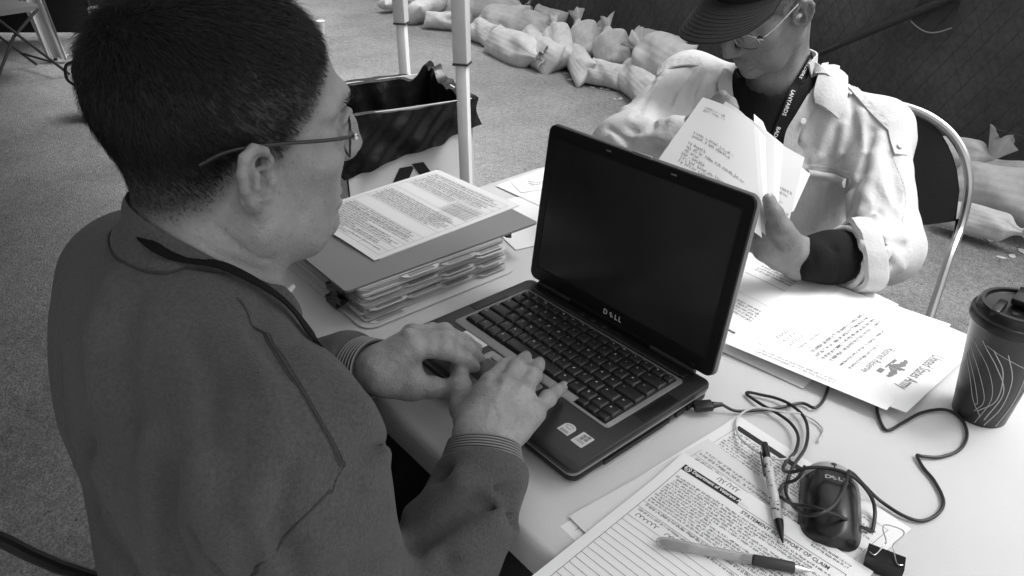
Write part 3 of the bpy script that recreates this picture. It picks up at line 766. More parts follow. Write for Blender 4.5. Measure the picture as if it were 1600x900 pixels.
# strip behind the keys with power buttons
b = MB(); slab(b, .028, .310, .2145, .229, LZ-.001, LZ+.003, .003, .001); b.build('button_strip', m_lapblk, lap)
b = MB(); b.box((.169, .2138, LZ+.0022), (.27, .0012, .0012)); b.build('strip_trim', mat('dim trim', .05, .5), lap)
b = MB()
for k in range(3): b.lathe([(.004, LZ+.003), (.004, LZ+.0042), (.003, LZ+.0046)], 14, (.128+k*.021, .2215, 0))
b.build('power_buttons', m_key, lap)
b = MB(); b.box((LW/2, LD-.0045, LZ+.0035), (LW-.05, .006, .009)); b.build('hinge_cover', m_lapblk, lap)
# lid
TH = math.radians(8.6); LU = V(0, math.sin(TH), math.cos(TH)); LN = V(0, -math.cos(TH), math.sin(TH))     # LN faces the user
LO = V(0, LD-.004, LZ+.001)
def lp(x, h, o=0.0): return LO+V(x, 0, 0)+LU*h+LN*o
def lidslab(b, x0, x1, h0, h1, o0, o1, r, bev=.001):
    out = rrect(x1-x0, h1-h0, r, 6); k = len(out); vs = []; fs = []; rows = [(bev, o0), (0, o0+bev), (0, o1-bev), (bev, o1)]
    for d, o in rows:
        for x, y in out: vs.append(lp((x0+x1)/2+x-math.copysign(d, x)*min(1, abs(x)/.004), (h0+h1)/2+y-math.copysign(d, y)*min(1, abs(y)/.004), o))
    for j in range(3):
        for i in range(k): fs.append((j*k+i, j*k+(i+1) % k, (j+1)*k+(i+1) % k, (j+1)*k+i))
    fs += [tuple(3*k+i for i in range(k)), tuple(range(k-1, -1, -1))]; return b.add(vs, fs)
b = MB(); lidslab(b, 0, LW, .004, .2375, -.0105, -.0035, .012, .0025); lid = b.build('lid_shell', m_silver, lap)
b = MB(); lidslab(b, .001, LW-.001, .005, .2365, -.003, .0008, .011, .0012); b.build('lid_bezel', m_lapblk, lid)
b = MB(); lidslab(b, .0165, LW-.0165, .027, .2185, .0002, .0012, .001, .0001); b.build('screen', m_screen_off, lid)
bz = MB()
for x0, x1, h0, h1 in ((.0145, LW-.0145, .0245, .0265), (.0145, LW-.0145, .219, .2205), (.0145, .0163, .0265, .219), (LW-.0163, LW-.0145, .0265, .219)):
    lidslab(bz, x0, x1, h0, h1, .0, .0018, .0005, .0003)
bz.build('screen_rim', m_keywell, lid)
text_on('D', lp(.1535, .0118, .0011), V(1, 0, 0), LU, .0105, m_logo, 'logo', lid, .02)
for ch, x in (('L', .1745), ('L', .1815)): text_on(ch, lp(x, .0118, .0011), V(1, 0, 0), LU, .0105, m_logo, 'logo', lid, .02)
vs, fs = text_mesh('E', .02); ca, sa = math.cos(.6), math.sin(.6)
link('logo', mesh('logo', [lp(.1665+((x-.3)*ca-(y-.35)*sa)*.0095+.002, .0118+.0037+((x-.3)*sa+(y-.35)*ca)*.0095, .0011) for x, y in vs], fs, False), m_logo, lid)
b = MB()
for x in (.115, .222): b.box(lp(x, .2285, .001), (.008, .002, .0006), np.array([V(1, 0, 0), LU, LN]))
b.build('latch_hook', m_silver, lid)
b = MB(); b.bbox(lp(.169, .2375, -.002), (.03, .006, .004), .001, np.array([V(1, 0, 0), LN, LU])); b.build('latch_button', m_silver, lid)
for x in (.06, .278): MB().tube([V(x-.034, LD-.006, LZ+.0035), V(x+.034, LD-.006, LZ+.0035)], .0052, 12).build('hinge', m_lapblk, lap)
for x in (.03, LW-.03): MB().bbox(lp(x, .0105, .0013), (.005, .004, .0012), .0004, np.array([V(1, 0, 0), LU, LN])).build('lid_bumper', m_key, lid)

# ================================================================ stack of file folders
m_fold = [mat('manila card a', .5, .75, .3, var=.04, vs=9), mat('manila card b', .6, .75, .3, var=.04, vs=9), mat('manila card c', .68, .75, .3, var=.04, vs=9)]
m_dark = mat('grey card', .26, .7, .3, var=.05, vs=6)
m_clip = mat('black enamel', .006, .3, .5)
m_tabtext = mat('tab label', .3, .7)
FX0, FX1 = -.352, -.075
SY0, SY1 = -.002, .262
zz = TZ+.0012
def folder(x0, x1, y0, y1, z, t, m, label, tab=None, rnd=.012, ang=0.0, group='folders in the stack'):
    c = V((x0+x1)/2, (y0+y1)/2, z); th = thing('file_folder', label, 'folder', c, group); A = rot2(ang)
    w, h = x1-x0, y1-y0; poly = rrect(w, h, rnd, 4)
    b = MB(); b.prism(poly, c+V(0, 0, t*.62), A[0], A[1], V(0, 0, 1), t*.3); b.build('cover', m, th, smooth=False)
    b = MB(); b.prism(rrect(w, h, rnd, 4), c, A[0], A[1], V(0, 0, 1), t*.22); bk = b.build('back_cover', m, th, smooth=False)
    b = MB(); b.prism(rrect(w-.02, h-.006, .001, 2), c-A[0]*.006+V(0, 0, t*.24), A[0], A[1], V(0, 0, 1), t*.36); b.build('sheets', m_paper2, th, smooth=False)
    if tab is not None:                                      # tab juts out on the +x side
        s0, s1 = tab; pl = [(w/2-.004, s0), (w/2+.006, s0+.003), (w/2+.011, s0+.010), (w/2+.011, s1-.010), (w/2+.006, s1-.003), (w/2-.004, s1)]
        b = MB(); b.prism(pl, c, A[0], A[1], V(0, 0, 1), t*.22); tb = b.build('tab', m, bk, smooth=False)
        b = MB(); b.prism([(w/2+.0015, s0+.012), (w/2+.009, s0+.012), (w/2+.009, s1-.012), (w/2+.0015, s1-.012)], c+V(0, 0, t*.22), A[0], A[1], V(0, 0, 1), .0002); b.build('tab_label', m_tabtext, bk, smooth=False)
    return th
folder(-.352, -.068, -.012, .272, zz, .0022, m_fold[1], 'wide manila folder at the very bottom of the folder stack', rnd=.022)
zz += .0026
TABS = [(-.128, -.06), (-.062, .006), (.004, .07), (.066, .128)]
ORD = ['lowest', 'second lowest', 'third lowest', 'fourth lowest', 'fifth lowest', 'sixth lowest', 'seventh lowest', 'eighth lowest', 'ninth lowest', 'tenth lowest', 'eleventh lowest', 'twelfth lowest', 'thirteenth lowest', 'fourteenth lowest', 'fifteenth lowest']
R = np.random.default_rng(9)
NF = 15
for k in range(NF):
    j = R.uniform(-.006, .006); t = .0036
    folder(-.335+j, -.089+j*.8, -.002+R.uniform(-.003, .003), .258+R.uniform(-.003, .003), zz, t, m_fold[(k*2+1) % 3], ORD[k]+' of the thin tabbed folders between the wide bottom folder and the grey cover', TABS[(k*3+k//4) % 4], .006, R.uniform(-.02, .02))
    zz += t*.92+.0004
zt = zz
o = folder(-.36, -.088, -.022, .33, zt, .0035, m_dark, 'large grey card cover lying on top of the tabbed folders', None, .006, -.015)
# dark binder clips biting the near side of the stack
for k in range(4):
    cc = V(-.158+.012*(k % 2)+.004*k, -.011, TZ+.012+k*.0125); t = thing('binder_clip', ['lowest', 'second', 'third', 'topmost'][k]+' small black clip biting the near side of the folder stack', 'binder clip', cc, 'clips on the folder stack')
    MB().prism([(-.006, -.0062), (.006, -.002), (.006, .002), (-.006, .0062)], cc-V(.016, 0, 0), V(0, 1, 0), V(0, 0, 1), V(1, 0, 0), .032).build('clip_body', m_clip, t, smooth=False)
    MB().tube([cc+V(-.009, .003, .006), cc+V(-.006, -.012, .009), cc+V(.006, -.012, .009), cc+V(.009, .003, .006)], .0006, 6).build('wire_handle', m_clip, t)
cc = V(-.094, .268, zt-.004); t = thing('binder_clip', 'small black clip peeking out at the far corner of the folder stack', 'binder clip', cc)
MB().prism([(-.005, -.005), (.005, -.0015), (.005, .0015), (-.005, .005)], cc-V(.006, 0, 0), V(0, -1, 0), V(0, 0, 1), V(1, 0, 0), .012).build('clip_body', m_clip, t, smooth=False)
MB().tube([cc+V(-.004, -.003, .004), cc+V(-.003, .010, .006), cc+V(.003, .010, .006), cc+V(.004, -.003, .004)], .0006, 6).build('wire_handle', m_clip, t)
# loose white sheets sticking out below the grey cover
q = Paper(V(-.10, .285, zt-.0012), V(1, 0, 0), V(0, -1, 0), .018, .12); 
# the printed form on top
zf = zt+.0052
pc = [U(517, 368, zf), U(683, 265, zf), U(826, 328, zf), U(660, 437, zf)]
exf = unit(pc[1]-pc[0]); 
F1 = Paper(pc[1]+V(0, 0, .0), unit(pc[2]-pc[1]), unit(pc[0]-pc[1]), .222, .282, lambda u, v: .0016*math.sin(3*u+1)*v+.003*max(0, v-.85)/.15*(1-u)+.004*max(0, .1-v)/.1*u)
F1 = Paper(pc[3], unit(pc[0]-pc[3])*-1, unit(pc[2]-pc[3]), .2, .2)
# page reads with its lines along the short side, top edge towards the far side
F1 = Paper(U(683, 265, zf), unit(U(826, 328, zf)-U(683, 265, zf)), unit(U(517, 368, zf)-U(683, 265, zf)), .226, .292,
           lambda u, v: .0014*math.sin(5*u+1)*math.sin(4*v)+.004*max(0, v-.9)/.1*(1-u))
F1.sheet('printed_form', 'printed form with ruled boxes lying on top of the folder stack', m_paper, cat='form')
rc = F1.line(.05, .05, .95, .05)+F1.line(.05, .95, .95, .95)+F1.line(.05, .05, .05, .95)+F1.line(.95, .05, .95, .95)
for vv in (.11, .16, .21, .27, .36, .44, .50, .56, .66, .72, .78, .84, .89): rc += F1.line(.05, vv, .95, vv)
for uu, v0, v1 in ((.5, .11, .21), (.62, .21, .36), (.55, .78, .95), (.7, .84, .95)): rc += F1.line(uu, v0, uu, v1)
rc += F1.words(.07, .06, .93, .105, 2, 1)+F1.words(.07, .115, .9, .205, 5, 2)+F1.words(.07, .215, .6, .265, 3, 3)+F1.words(.07, .40, .93, .50, 6, 5)+F1.words(.07, .505, .9, .555, 3, 6)+F1.words(.07, .67, .93, .78, 6, 7)+F1.words(.07, .785, .9, .945, 9, 8, fill=.6)
F1.quads(rc, 'print', m_ink)
gr = []
for k in range(14): gr += F1.line(.64, .225+.01*k, .92, .225+.01*k, .0005)
for k in range(8): gr += F1.line(.64+.04*k, .225, .64+.04*k, .355, .0005)
F1.quads(gr, 'print_grid', m_ink)
F1b = Paper(F1.at(.02, -.012, -.0012), F1.ex, F1.ey, .222, .286); F1b.sheet('paper_sheet', 'second sheet peeping out under the printed form on the stack', m_paper2)
# papers at the far left corner of the table, partly behind the laptop lid
zp = TZ+.0012
for k, (a, b_, c, w, h, lab) in enumerate([((775, 290), (860, 262), (800, 320), .26, .20, 'blank white sheet at the far table corner behind the laptop'),
                                          ((795, 281), (845, 274), (797, 307), .15, .07, 'small white card lying on the sheet behind the laptop lid'),
                                          ((735, 322), (850, 300), (800, 345), .24, .2, 'plain sheet between the folder stack and the laptop lid')]):
    z = zp+(.0016, .003, .0006)[k]; p0 = U(*a, z); e1 = U(*b_, z)-p0; e2 = U(*c, z)-p0
    q = Paper(p0, e1, e2, w, h, (lambda u, v: .004*u*(1-v)) if k == 0 else None); q.sheet('paper_sheet', lab, m_paper)
    if k == 1: q.quads(q.words(.2, .3, .6, .7, 3, 4), 'print', m_inklight)

# ================================================================ papers at the right
m_bright = mat('bright white paper', .9, .8, .2)
RP = []
def sheet_q(name, lab, p, ex, ey, w, h, z, m, zf=None, cat='paper'):
    q = Paper(V(p[0], p[1], z), ex, ey, w, h, zf); q.sheet(name, lab, m, cat=cat); return q
# lowest sheets, under the man's arm; they read from the far side (upside down for us)
q = sheet_q('printed_page', 'printed page lying under the forearm of the man in the white shirt', (.40, .345), V(-1, -.1, 0), V(.1, -1, 0)*-1, .25, .28, TZ+.0010, m_paper, lambda u, v: .001)
q.quads(q.words(.1, .45, .95, .95, 16, 21, fill=.8, cw=.0016)+q.line(.1, .7, .6, .7)+q.line(.3, .55, .9, .55, .0008), 'print', m_ink)
q = sheet_q('printed_page', 'printed page half under the laptop lid beside the white shirt man hand', (.36, .375), V(-1, .08, 0), V(.08, 1, 0), .22, .26, TZ+.0026, m_paper, lambda u, v: .002*math.sin(3*u))
q.quads(q.words(.08, .15, .9, .3, 5, 22, cw=.0016)+q.words(.08, .4, .5, .52, 4, 23)+q.words(.08, .65, .9, .95, 9, 24)+q.line(.1, .36, .9, .36)+q.line(.1, .58, .9, .58, .0009), 'print', m_ink)
q = sheet_q('paper_sheet', 'blank sheet with its corner at the far table edge', (.37, .40), V(-1, 0, 0), V(.06, 1, 0), .21, .235, TZ+.0032, m_bright)
q = sheet_q('paper_sheet', 'white sheet with upcurled near edge lying below the army certificate', (.495, .366), V(-.99, -.145, 0), V(-.13, .99, 0), .216, .27, TZ+.0045, m_bright, lambda u, v: .010*max(0, 1-v*3.2)**1.5+.001)
q.quads(q.words(.3, .04, .8, .1, 2, 31)+q.words(.05, .5, .3, .9, 7, 32), 'print', m_inklight)
q = sheet_q('paper_sheet', 'folded slip standing out at the far edge under the certificate', (.47, .56), V(-1, .12, 0), V(.1, 1, 0), .12, .05, TZ+.0024, m_dark)
MB().tube([U(1393, 491, TZ+.004), U(1402, 495, TZ+.0045), U(1414, 493, TZ+.004)], .0012, 6).build('hair_pin', m_clip); tag(bpy.data.objects['hair_pin'], 'small dark wire pin at the far table edge by the certificate', 'pin')
# certificate: heading nearest to us, upside down
c4, c1 = U(1414, 651, TZ+.007), U(1196, 545, TZ+.007)
ce = unit(V(c1[0]-c4[0], c1[1]-c4[1], 0)); cn = V(-ce[1], ce[0], 0)*-1
if cn[1] < 0: cn = -cn
cert = Paper(V(c4[0], c4[1], TZ+.0064)+cn*.232, -cn, ce, .232, .2, lambda u, v: .007*max(0, 1-v*2.2)**2*u+.006*max(0, v-.75)*(.2+.8*u)*3)
cert.sheet('certificate', 'white certificate with blackletter army heading and eagle beside the coffee cup', m_bright, cat='certificate')
m_cert = mat('faded certificate ink', .24, .8, .2)
cert.text('United States Army', .33, .16, .0205, m_cert, 'heading', bold=.012, sx=.66)
eg = []
for sx_ in (-1, 1):
    for k in range(9): eg.append((.62+sx_*(.018+.011*k)-(.01 if sx_ < 0 else 0), .22+.028*abs(k-3)/5-.01*(k > 5), .011, .055-.004*k))
eg += [(.605, .22, .03, .09), (.60, .205, .022, .028), (.59, .30, .07, .012), (.68, .295, .05, .035), (.54, .29, .05, .02)]
cert.quads(eg, 'eagle_emblem', mat('emblem ink', .22, .8))
cert.text('Retired Reserve', .45, .40, .015, m_cert, 'subheading', bold=.004, sx=.8)
cert.quads(cert.words(.45, .45, .85, .475, 1, 41, cw=.0018, lh=.7)+cert.words(.25, .505, .9, .53, 1, 42, cw=.0018, lh=.7)+cert.words(.2, .575, .92, .75, 4, 43, fill=.98, cw=.0018, lh=.5)+cert.words(.6, .79, .85, .81, 1, 44), 'script_lines', m_cert)
for k, (u, v, w_) in enumerate(((.72, .84, .16), (.7, .89, .18), (.74, .94, .14))): cert.scribble(u, v, w_, .03, 5, 50+k, m_inklight)

# ================================================================ forms in the foreground
exB = unit(V(.998, -.05, 0)); eyB = V(exB[1], -exB[0], 0)
FB = Paper(V(.380, .236, TZ+.0014), exB, eyB, .216, .279, lambda u, v: .003*max(0, .12-v)/.12*(1-u)+.0015*math.sin(4*v))
FB.sheet('claim_form', 'lower claim form lying under the mouse and the dark tipped pen', m_paper, cat='form')
rc = FB.line(.06, .075, .94, .075)+FB.line(.06, .075, .06, .97)+FB.line(.94, .075, .94, .97)
for vv in (.27, .33, .38, .43, .48, .54, .60, .66, .72): rc += FB.line(.06, vv, .94, vv)
for uu, v0, v1 in ((.6, .27, .33), (.45, .48, .72), (.72, .54, .66)): rc += FB.line(uu, v0, uu, v1)
rc += FB.words(.075, .085, .93, .26, 11, 61)+FB.words(.075, .28, .9, .325, 2, 62)+FB.words(.075, .338, .9, .375, 1, 63)+FB.words(.075, .388, .8, .42, 1, 64)+FB.words(.075, .49, .92, .71, 8, 65, fill=.5)
FB.quads(rc, 'print', m_ink)
FB.quads([(.06+.05*k, .05, .05, .026) for k in range(9)], 'heading_bar', m_black, .0003)
FC = Paper(V(.382, .176, TZ+.0030), unit(V(.996, -.09, 0)), unit(V(-.07, -1, 0)), .2, .205, None)
FC.sheet('paper_sheet', 'blank stapled sheet peeping out left of the statement form', m_paper2)
MB().tube([FC.at(.14, .93, .0006), FC.at(.2, .885, .001), FC.at(.235, .86, .0006)], .0005, 5).build('staple', m_clip, FC.o)
exA = unit(V(.994, -.0 + .055, 0)); eyA = V(exA[1], -exA[0], 0)
A0 = U(1068, 711, TZ+.006)
FA = Paper(V(A0[0], A0[1], TZ+.0052), exA, eyA, .216, .279, lambda u, v: .004*max(0, .2-v)/.2*(1-u)+.0008*math.sin(6*u)*math.sin(5*v)+.0008)
FA.sheet('claim_form', 'statement form with black heading bar and ruled lines nearest the camera', m_paper, cat='form', nu=26, nv=26)
rc = FA.line(.055, .078, .925, .078, .0005)+FA.line(.055, .078, .055, .99, .0005)+FA.line(.925, .078, .925, .99, .0005)
rc += FA.words(.065, .118, .92, .305, 13, 71, cw=.00125)
rc += FA.words(.065, .315, .8, .335, 1, 72)+FA.words(.065, .352, .7, .368, 1, 73)+FA.line(.055, .31, .925, .31)+FA.line(.055, .345, .925, .345)
for k in range(19): rc += FA.line(.055, .405+.031*k, .925, .405+.031*k)
rc += FA.words(.72, .03, .93, .06, 2, 74)
FA.quads(rc, 'print', m_ink)
hb = FA.quads([(.056+.0325*k, .048, .0325, .03) for k in range(10)], 'heading_bar', m_black, .00035)
FA.text('Department of Veterans Affairs', .112, .0685, .0066, m_paper, 'heading_lettering', .0006, .02, .82, parent=hb)
# round seal at the start of the bar
sl_ = MB(); sl_.tube([FA.at(.085+.0165*math.cos(a), .0628+.0128*math.sin(a), .0006) for a in np.linspace(0, 2*math.pi, 24)], .0005, 4, cap=False)
sl_.tube([FA.at(.072, .056, .0006), FA.at(.082, .071, .0006), FA.at(.088, .056, .0006), FA.at(.098, .071, .0006)], .0006, 4); sl_.build('seal', m_paper, hb)
FA.text('STATEMENT IN SUPPORT OF CLAIM', .42, .105, .0066, m_ink, 'title', .0004, .010, .9)
for k, (u, v, w_, h_, n_) in enumerate(((.22, .005, .05, .035, 3), (.275, .004, .07, .03, 4), (.085, .37, .13, .024, 6), (.25, .37, .16, .024, 7), (.62, .372, .1, .022, 4))): FA.scribble(u, v, w_, h_, n_, 80+k, m_pen)
for k in range(3): FA.scribble(.62+.02*k, .40+.035*k, .12, .02, 6, 90+k, m_pen)

# ================================================================ pens
m_clear = mat('smoky clear plastic', .5, .12, .5, coat=.3, alpha=.5)
m_grip = mat('dark rubber grip', .03, .55)
m_refill = mat('ink tube', .35, .3)
m_pwhite = mat('pale pen barrel', .6, .3)
def pen_frame(a, b):
    z = unit(b-a); x = unit(np.cross(z, V(0, 0, 1))); y = np.cross(z, x); return np.array([x, y, z])
pa, pb = U(1024, 845, TZ+.013), U(1272, 893, TZ+.011); A = pen_frame(pa, pb); Lp = np.linalg.norm(pb-pa); s = Lp/.150
t = thing('pen', 'clear barrel ballpoint pen with dark rubber grip lying across the statement form', 'pen', (pa+pb)/2)
MB().lathe([(.0, 0), (.003*s, .001*s), (.0052*s, .006*s), (.0058*s, .014*s), (.0056*s, .03*s), (.0052*s, .05*s), (.005*s, .092*s)], 24, pa, A).build('barrel', m_clear, t)
MB().lathe([(.0018*s, .004*s), (.0036*s, .008*s), (.0036*s, .030*s), (.002*s, .034*s)], 16, pa, A).build('plunger', mat('dark smoky plastic', .06, .2), t)
MB().lathe([(.0017*s, .034*s), (.0017*s, .13*s)], 12, pa, A).build('refill', m_refill, t)
MB().lathe([(.0022*s, .082*s), (.0036*s, .084*s), (.0036*s, .094*s), (.002*s, .098*s)], 16, pa, A).build('spring_sleeve', m_clip, t)
MB().lathe([(.005*s, .0935*s), (.0054*s, .0945*s), (.0056*s, .11*s), (.0054*s, .131*s), (.005*s, .132*s)], 24, pa, A).build('grip', m_grip, t)
MB().lathe([(.0042*s, .132*s), (.003*s, .140*s), (.0014*s, .146*s), (.0008*s, .150*s)], 16, pa, A).build('tip', m_steel, t)
MB().bbox(pa+A[2]*.032*s-A[1]*-.0066, (.004, .0012, .045), .0005, np.array([A[0], A[1], A[2]])).build('clip', m_clear, t)
pa, pb = U(1194, 693, TZ+.016), U(1223, 848, TZ+.0105); A = pen_frame(pa, pb); Lp = np.linalg.norm(pb-pa); s = Lp/.142
t = thing('pen', 'patterned pale pen with black ends leaning over both forms beside the mouse', 'pen', (pa+pb)/2)
MB().lathe([(.0035*s, 0), (.0042*s, .001*s), (.0044*s, .026*s)], 20, pa, A).build('cap_end', m_clip, t)
bar = MB().lathe([(.0046*s, .026*s), (.0052*s, .03*s), (.0052*s, .11*s), (.005*s, .114*s)], 24, pa, A).build('barrel', m_pwhite, t)
MB().lathe([(.005*s, .1142*s), (.0044*s, .12*s), (.0022*s, .134*s), (.0009*s, .142*s)], 20, pa, A).build('cone_tip', m_clip, t)
MB().bbox(pa+A[2]*.033*s+A[0]*.0062*s, (.0016, .0035, .036), .0005, A).build('clip', m_clip, t)
R = np.random.default_rng(12); b = MB()
for k in range(90):
    z = R.uniform(.032, .108)*s; a = R.uniform(0, 6.28); r = .0053*s; da = R.uniform(.1, .5); dz = R.uniform(.0004, .0022)*s*(1.6 if z < .06*s else 1)
    P4 = [pa+A[2]*(z+j*dz)+(A[0]*math.cos(a+i*da)+A[1]*math.sin(a+i*da))*r*1.01 for i, j in ((0, 0), (1, 0), (1, 1), (0, 1))]; b.add(P4, [(0, 1, 2, 3)])
b.build('barrel_print', m_ink, bar, smooth=False)

# ================================================================ big binder clip
ca = U(1352, 882, TZ+.003); cb = U(1404, 903, TZ+.003); ex = unit(V(*(cb-ca)[:2], 0)); ey = V(-ex[1], ex[0], 0)
t = thing('binder_clip', 'large black binder clip with its wire handle raised, right of the statement form', 'binder clip', (ca+cb)/2)
w = .033; dpt = .021
cen = (ca+cb)/2*V(1, 1, 0)+V(0, 0, TZ+.0005)
MB().prism([(-.002, 0), (dpt, .0085), (dpt, .0092), (-.0026, .0006+.0006), (-.0028, .0168), (dpt, .0098), (dpt, .0104), (-.003, .0176), (-.0036, .0172), (-.0036, 0)], cen-ex*w/2, ey, V(0, 0, 1), ex, w).build('clip_body', m_clip, t, smooth=False)
hp = [(-.0145, .002, .018), (-.0095, .001, .0182), (-.0045, .018, .017), (-.0035, .022, .020), (-.0088, .032, .024), (-.0065, .037, .026), (.0065, .038, .026), (.0092, .033, .0245), (.0035, .0225, .020), (.0045, .018, .017), (.0095, .001, .0182), (.0145, .002, .018)]
hp = [cen+ex*x+ey*y+V(0, 0, z) for x, y, z in hp]
MB().tube(spline(hp, 5), .00062, 8).build('wire_handle', m_steel, t)
hp2 = [cen+ex*x*.8+ey*(y*.75+.004)+V(0, 0, max(.0012, .012-z*.45)) for x, y, z in ((-.0095, .012, .018), (-.0045, .02, .017), (-.0085, .03, .024), (0, .036, .026), (.0085, .03, .024), (.0045, .02, .017), (.0095, .012, .018))]
MB().tube(spline(hp2, 5), .00062, 8).build('wire_handle', m_steel, t)

# ================================================================ mouse and cable
m_mouse = mat('black glossy mouse shell', .012, .27, .5, coat=.0, bump=.02, bs=300)
m_mbtn = mat('silver grey mouse buttons', .38, .32, .5)
m_cord = mat('black rubber cord', .012, .42)
MC = V(.5285, .186, TZ+.0025); 
mf = unit(U(1302, 726, TZ+.02)-U(1298, 850, TZ+.012)); mf = unit(V(mf[0], mf[1], 0)); mr = V(mf[1], -mf[0], 0)
mouse = thing('computer_mouse', 'black wired mouse with silver buttons, its cord looped over it on the claim form', 'mouse', MC)
MLn, MWd, MHt = .058, .030, .031
def mpt(u, a, top):
    """u along length -1 (tail) .. 1 (front); a across -1..1"""
    t = u; wid = MWd*(1-abs(t)**4*.16)*(math.sqrt(max(0, 1-abs(t)**10)) if abs(t) < 1 else 0)
    hh = MHt*(1-abs((t+.08)/1.08)**2.5*(.60 if t > 0 else .70))
    x = a*wid; hz = hh*(1-abs(a)**3.2*.86)
    z = hz if top else .0015
    return MC+mr*x+mf*(u*MLn)+V(0, 0, z)
def mouse_patch(u0, u1, a0, a1, nu, na, name, m, par, lift=0.0):
    b = MB(); b.grid(lambda i, j: mpt(u0+(u1-u0)*i, a0+(a1-a0)*j, True)+V(0, 0, lift), nu, na)
    return b.build(name, m, par)
body = mouse_patch(-1, .46, -1, 1, 44, 28, 'shell', m_mouse, mouse)
bd = MB(); bd.grid(lambda i, j: mpt(-1+2*i, -1+2*j, True)*V(1, 1, 0)+V(0, 0, 0)+V(0, 0, TZ+.003+min((mpt(-1+2*i, -1+2*j, True)[2]-TZ-.003)*.35, .008)), 30, 20); bd.grid(lambda i, j: mpt(-1+2*i, 1-2*j, False), 30, 20); bd.build('underside', m_mouse, mouse)
for a0, a1 in ((-1, -.03), (.03, 1)): mouse_patch(.475, .995, a0, a1, 16, 12, 'button', m_mbtn, mouse, .0003)
wc = mpt(.72, 0, True); MB().lathe([(.0055, -.003), (.0066, -.0015), (.0066, .0015), (.0055, .003)], 20, wc-V(0, 0, .0052), np.array([mf, V(0, 0, 1), mr])).build('scroll_wheel', m_grip, mouse)
# logo on the back of the shell
def mouse_text(txt, u, a, size, rotc=0.0):
    vs, fs = text_mesh(txt, .02); q = []
    for x, y in vs:
        x0, y0 = x-.35, y-.35; xx = x0*math.cos(rotc)-y0*math.sin(rotc); yy = x0*math.sin(rotc)+y0*math.cos(rotc)
        uu = u+yy*size/MLn; aa = a+xx*size/MWd*1.12; q.append(mpt(uu, aa, True)+V(0, 0, .0004))
    link('logo', mesh('logo', q, fs, False), m_logo, mouse)
mouse_text('D', .22, -.24, .0085); mouse_text('E', .22, -.03, .0078, .6); mouse_text('L', .22, .19, .0085); mouse_text('L', .22, .37, .0085)
def cable(pts, r, name, m, parent, n=8):
    return MB().tube(spline([U(x, y, TZ+z) for x, y, z in pts], n), r, 8).build(name, m, parent)
CB = .0019
run1 = [(1128, 632, .012), (1150, 642, .005), (1185, 641, .004), (1218, 637, .004), (1252, 630, .004), (1272, 637, .005), (1285, 628, .004), (1292, 612, .004), (1300, 590, .004), (1320, 575, .003), (1352, 590, .003), (1368, 625, .003), (1372, 648, .003), (1385, 672, .003), (1410, 661, .003), (1440, 645, .003), (1475, 640, .003), (1500, 652, .003), (1511, 678, .003), (1500, 702, .003), (1470, 714, .003), (1442, 713, .004), (1433, 712, .004), (1442, 730, .003), (1460, 752, .003), (1474, 782, .003), (1465, 803, .003), (1440, 814, .003), (1410, 805, .004), (1375, 782, .006), (1352, 760, .018), (1335, 742, .034), (1326, 736, .042)]
cab = cable(run1, CB, 'cord', m_cord, mouse, 8)
run2 = [(1326, 736, .042), (1318, 765, .045), (1300, 792, .047), (1275, 804, .046), (1250, 800, .035), (1232, 780, .010), (1228, 760, .008), (1240, 728, .010), (1258, 700, .010), (1262, 672, .008), (1255, 650, .008), (1235, 632, .007), (1212, 622, .006), (1190, 617, .005), (1170, 613, .005), (1168, 617, .004), (1190, 632, .006), (1215, 646, .007), (1236, 662, .008), (1247, 682, .010), (1243, 705, .012), (1228, 722, .012), (1224, 735, .014), (1240, 737, .030), (1262, 731, .038), (1290, 731, .041), (1322, 739, .042), (1345, 755, .034), (1362, 778, .018), (1367, 800, .008), (1364, 826, .004), (1360, 829, .004), (1335, 818, .016), (1300, 802, .0445), (1268, 792, .046), (1240, 788, .030), (1222, 778, .008), (1216, 772, .007), (1225, 757, .008), (1245, 748, .016), (1258, 728, .024)]
MB().tube(spline([U(x, y, TZ+z) for x, y, z in run2], 8), CB, 8).build('cord_loop', m_cord, mouse)
# usb plug
ua, ub = V(LW+.001, .2, LZ-.0178), U(1128, 632, TZ+.012); d = unit(ub-ua); A = np.array([unit(np.cross(V(0, 0, 1), d)), np.cross(d, unit(np.cross(V(0, 0, 1), d))), d])
Lc = np.linalg.norm(ub-ua)
MB().bbox(ua+d*Lc*.36, (.0155, .0085, Lc*.66), .0025, A).build('usb_plug', m_cord, mouse); MB().lathe([(.0046, Lc*.69), (.0032, Lc*.85), (.0026, Lc*1.02)], 14, ua, A).build('strain_relief', m_cord, mouse)
wc_ = MB().tube(spline([U(x, y, TZ+z) for x, y, z in [(1278, 690, .003), (1286, 672, .003), (1270, 655, .004), (1245, 645, .009), (1225, 644, .011), (1205, 640, .011), (1180, 637, .011), (1160, 645, .009), (1150, 660, .006), (1155, 682, .008), (1172, 698, .012), (1195, 712, .013), (1218, 718, .013), (1240, 715, .012)]], 8), .0013, 8).build('thin_cord', mat('pale thin cord', .55, .5)); tag(wc_, 'thin pale cord looping through the black mouse cable', 'cord')

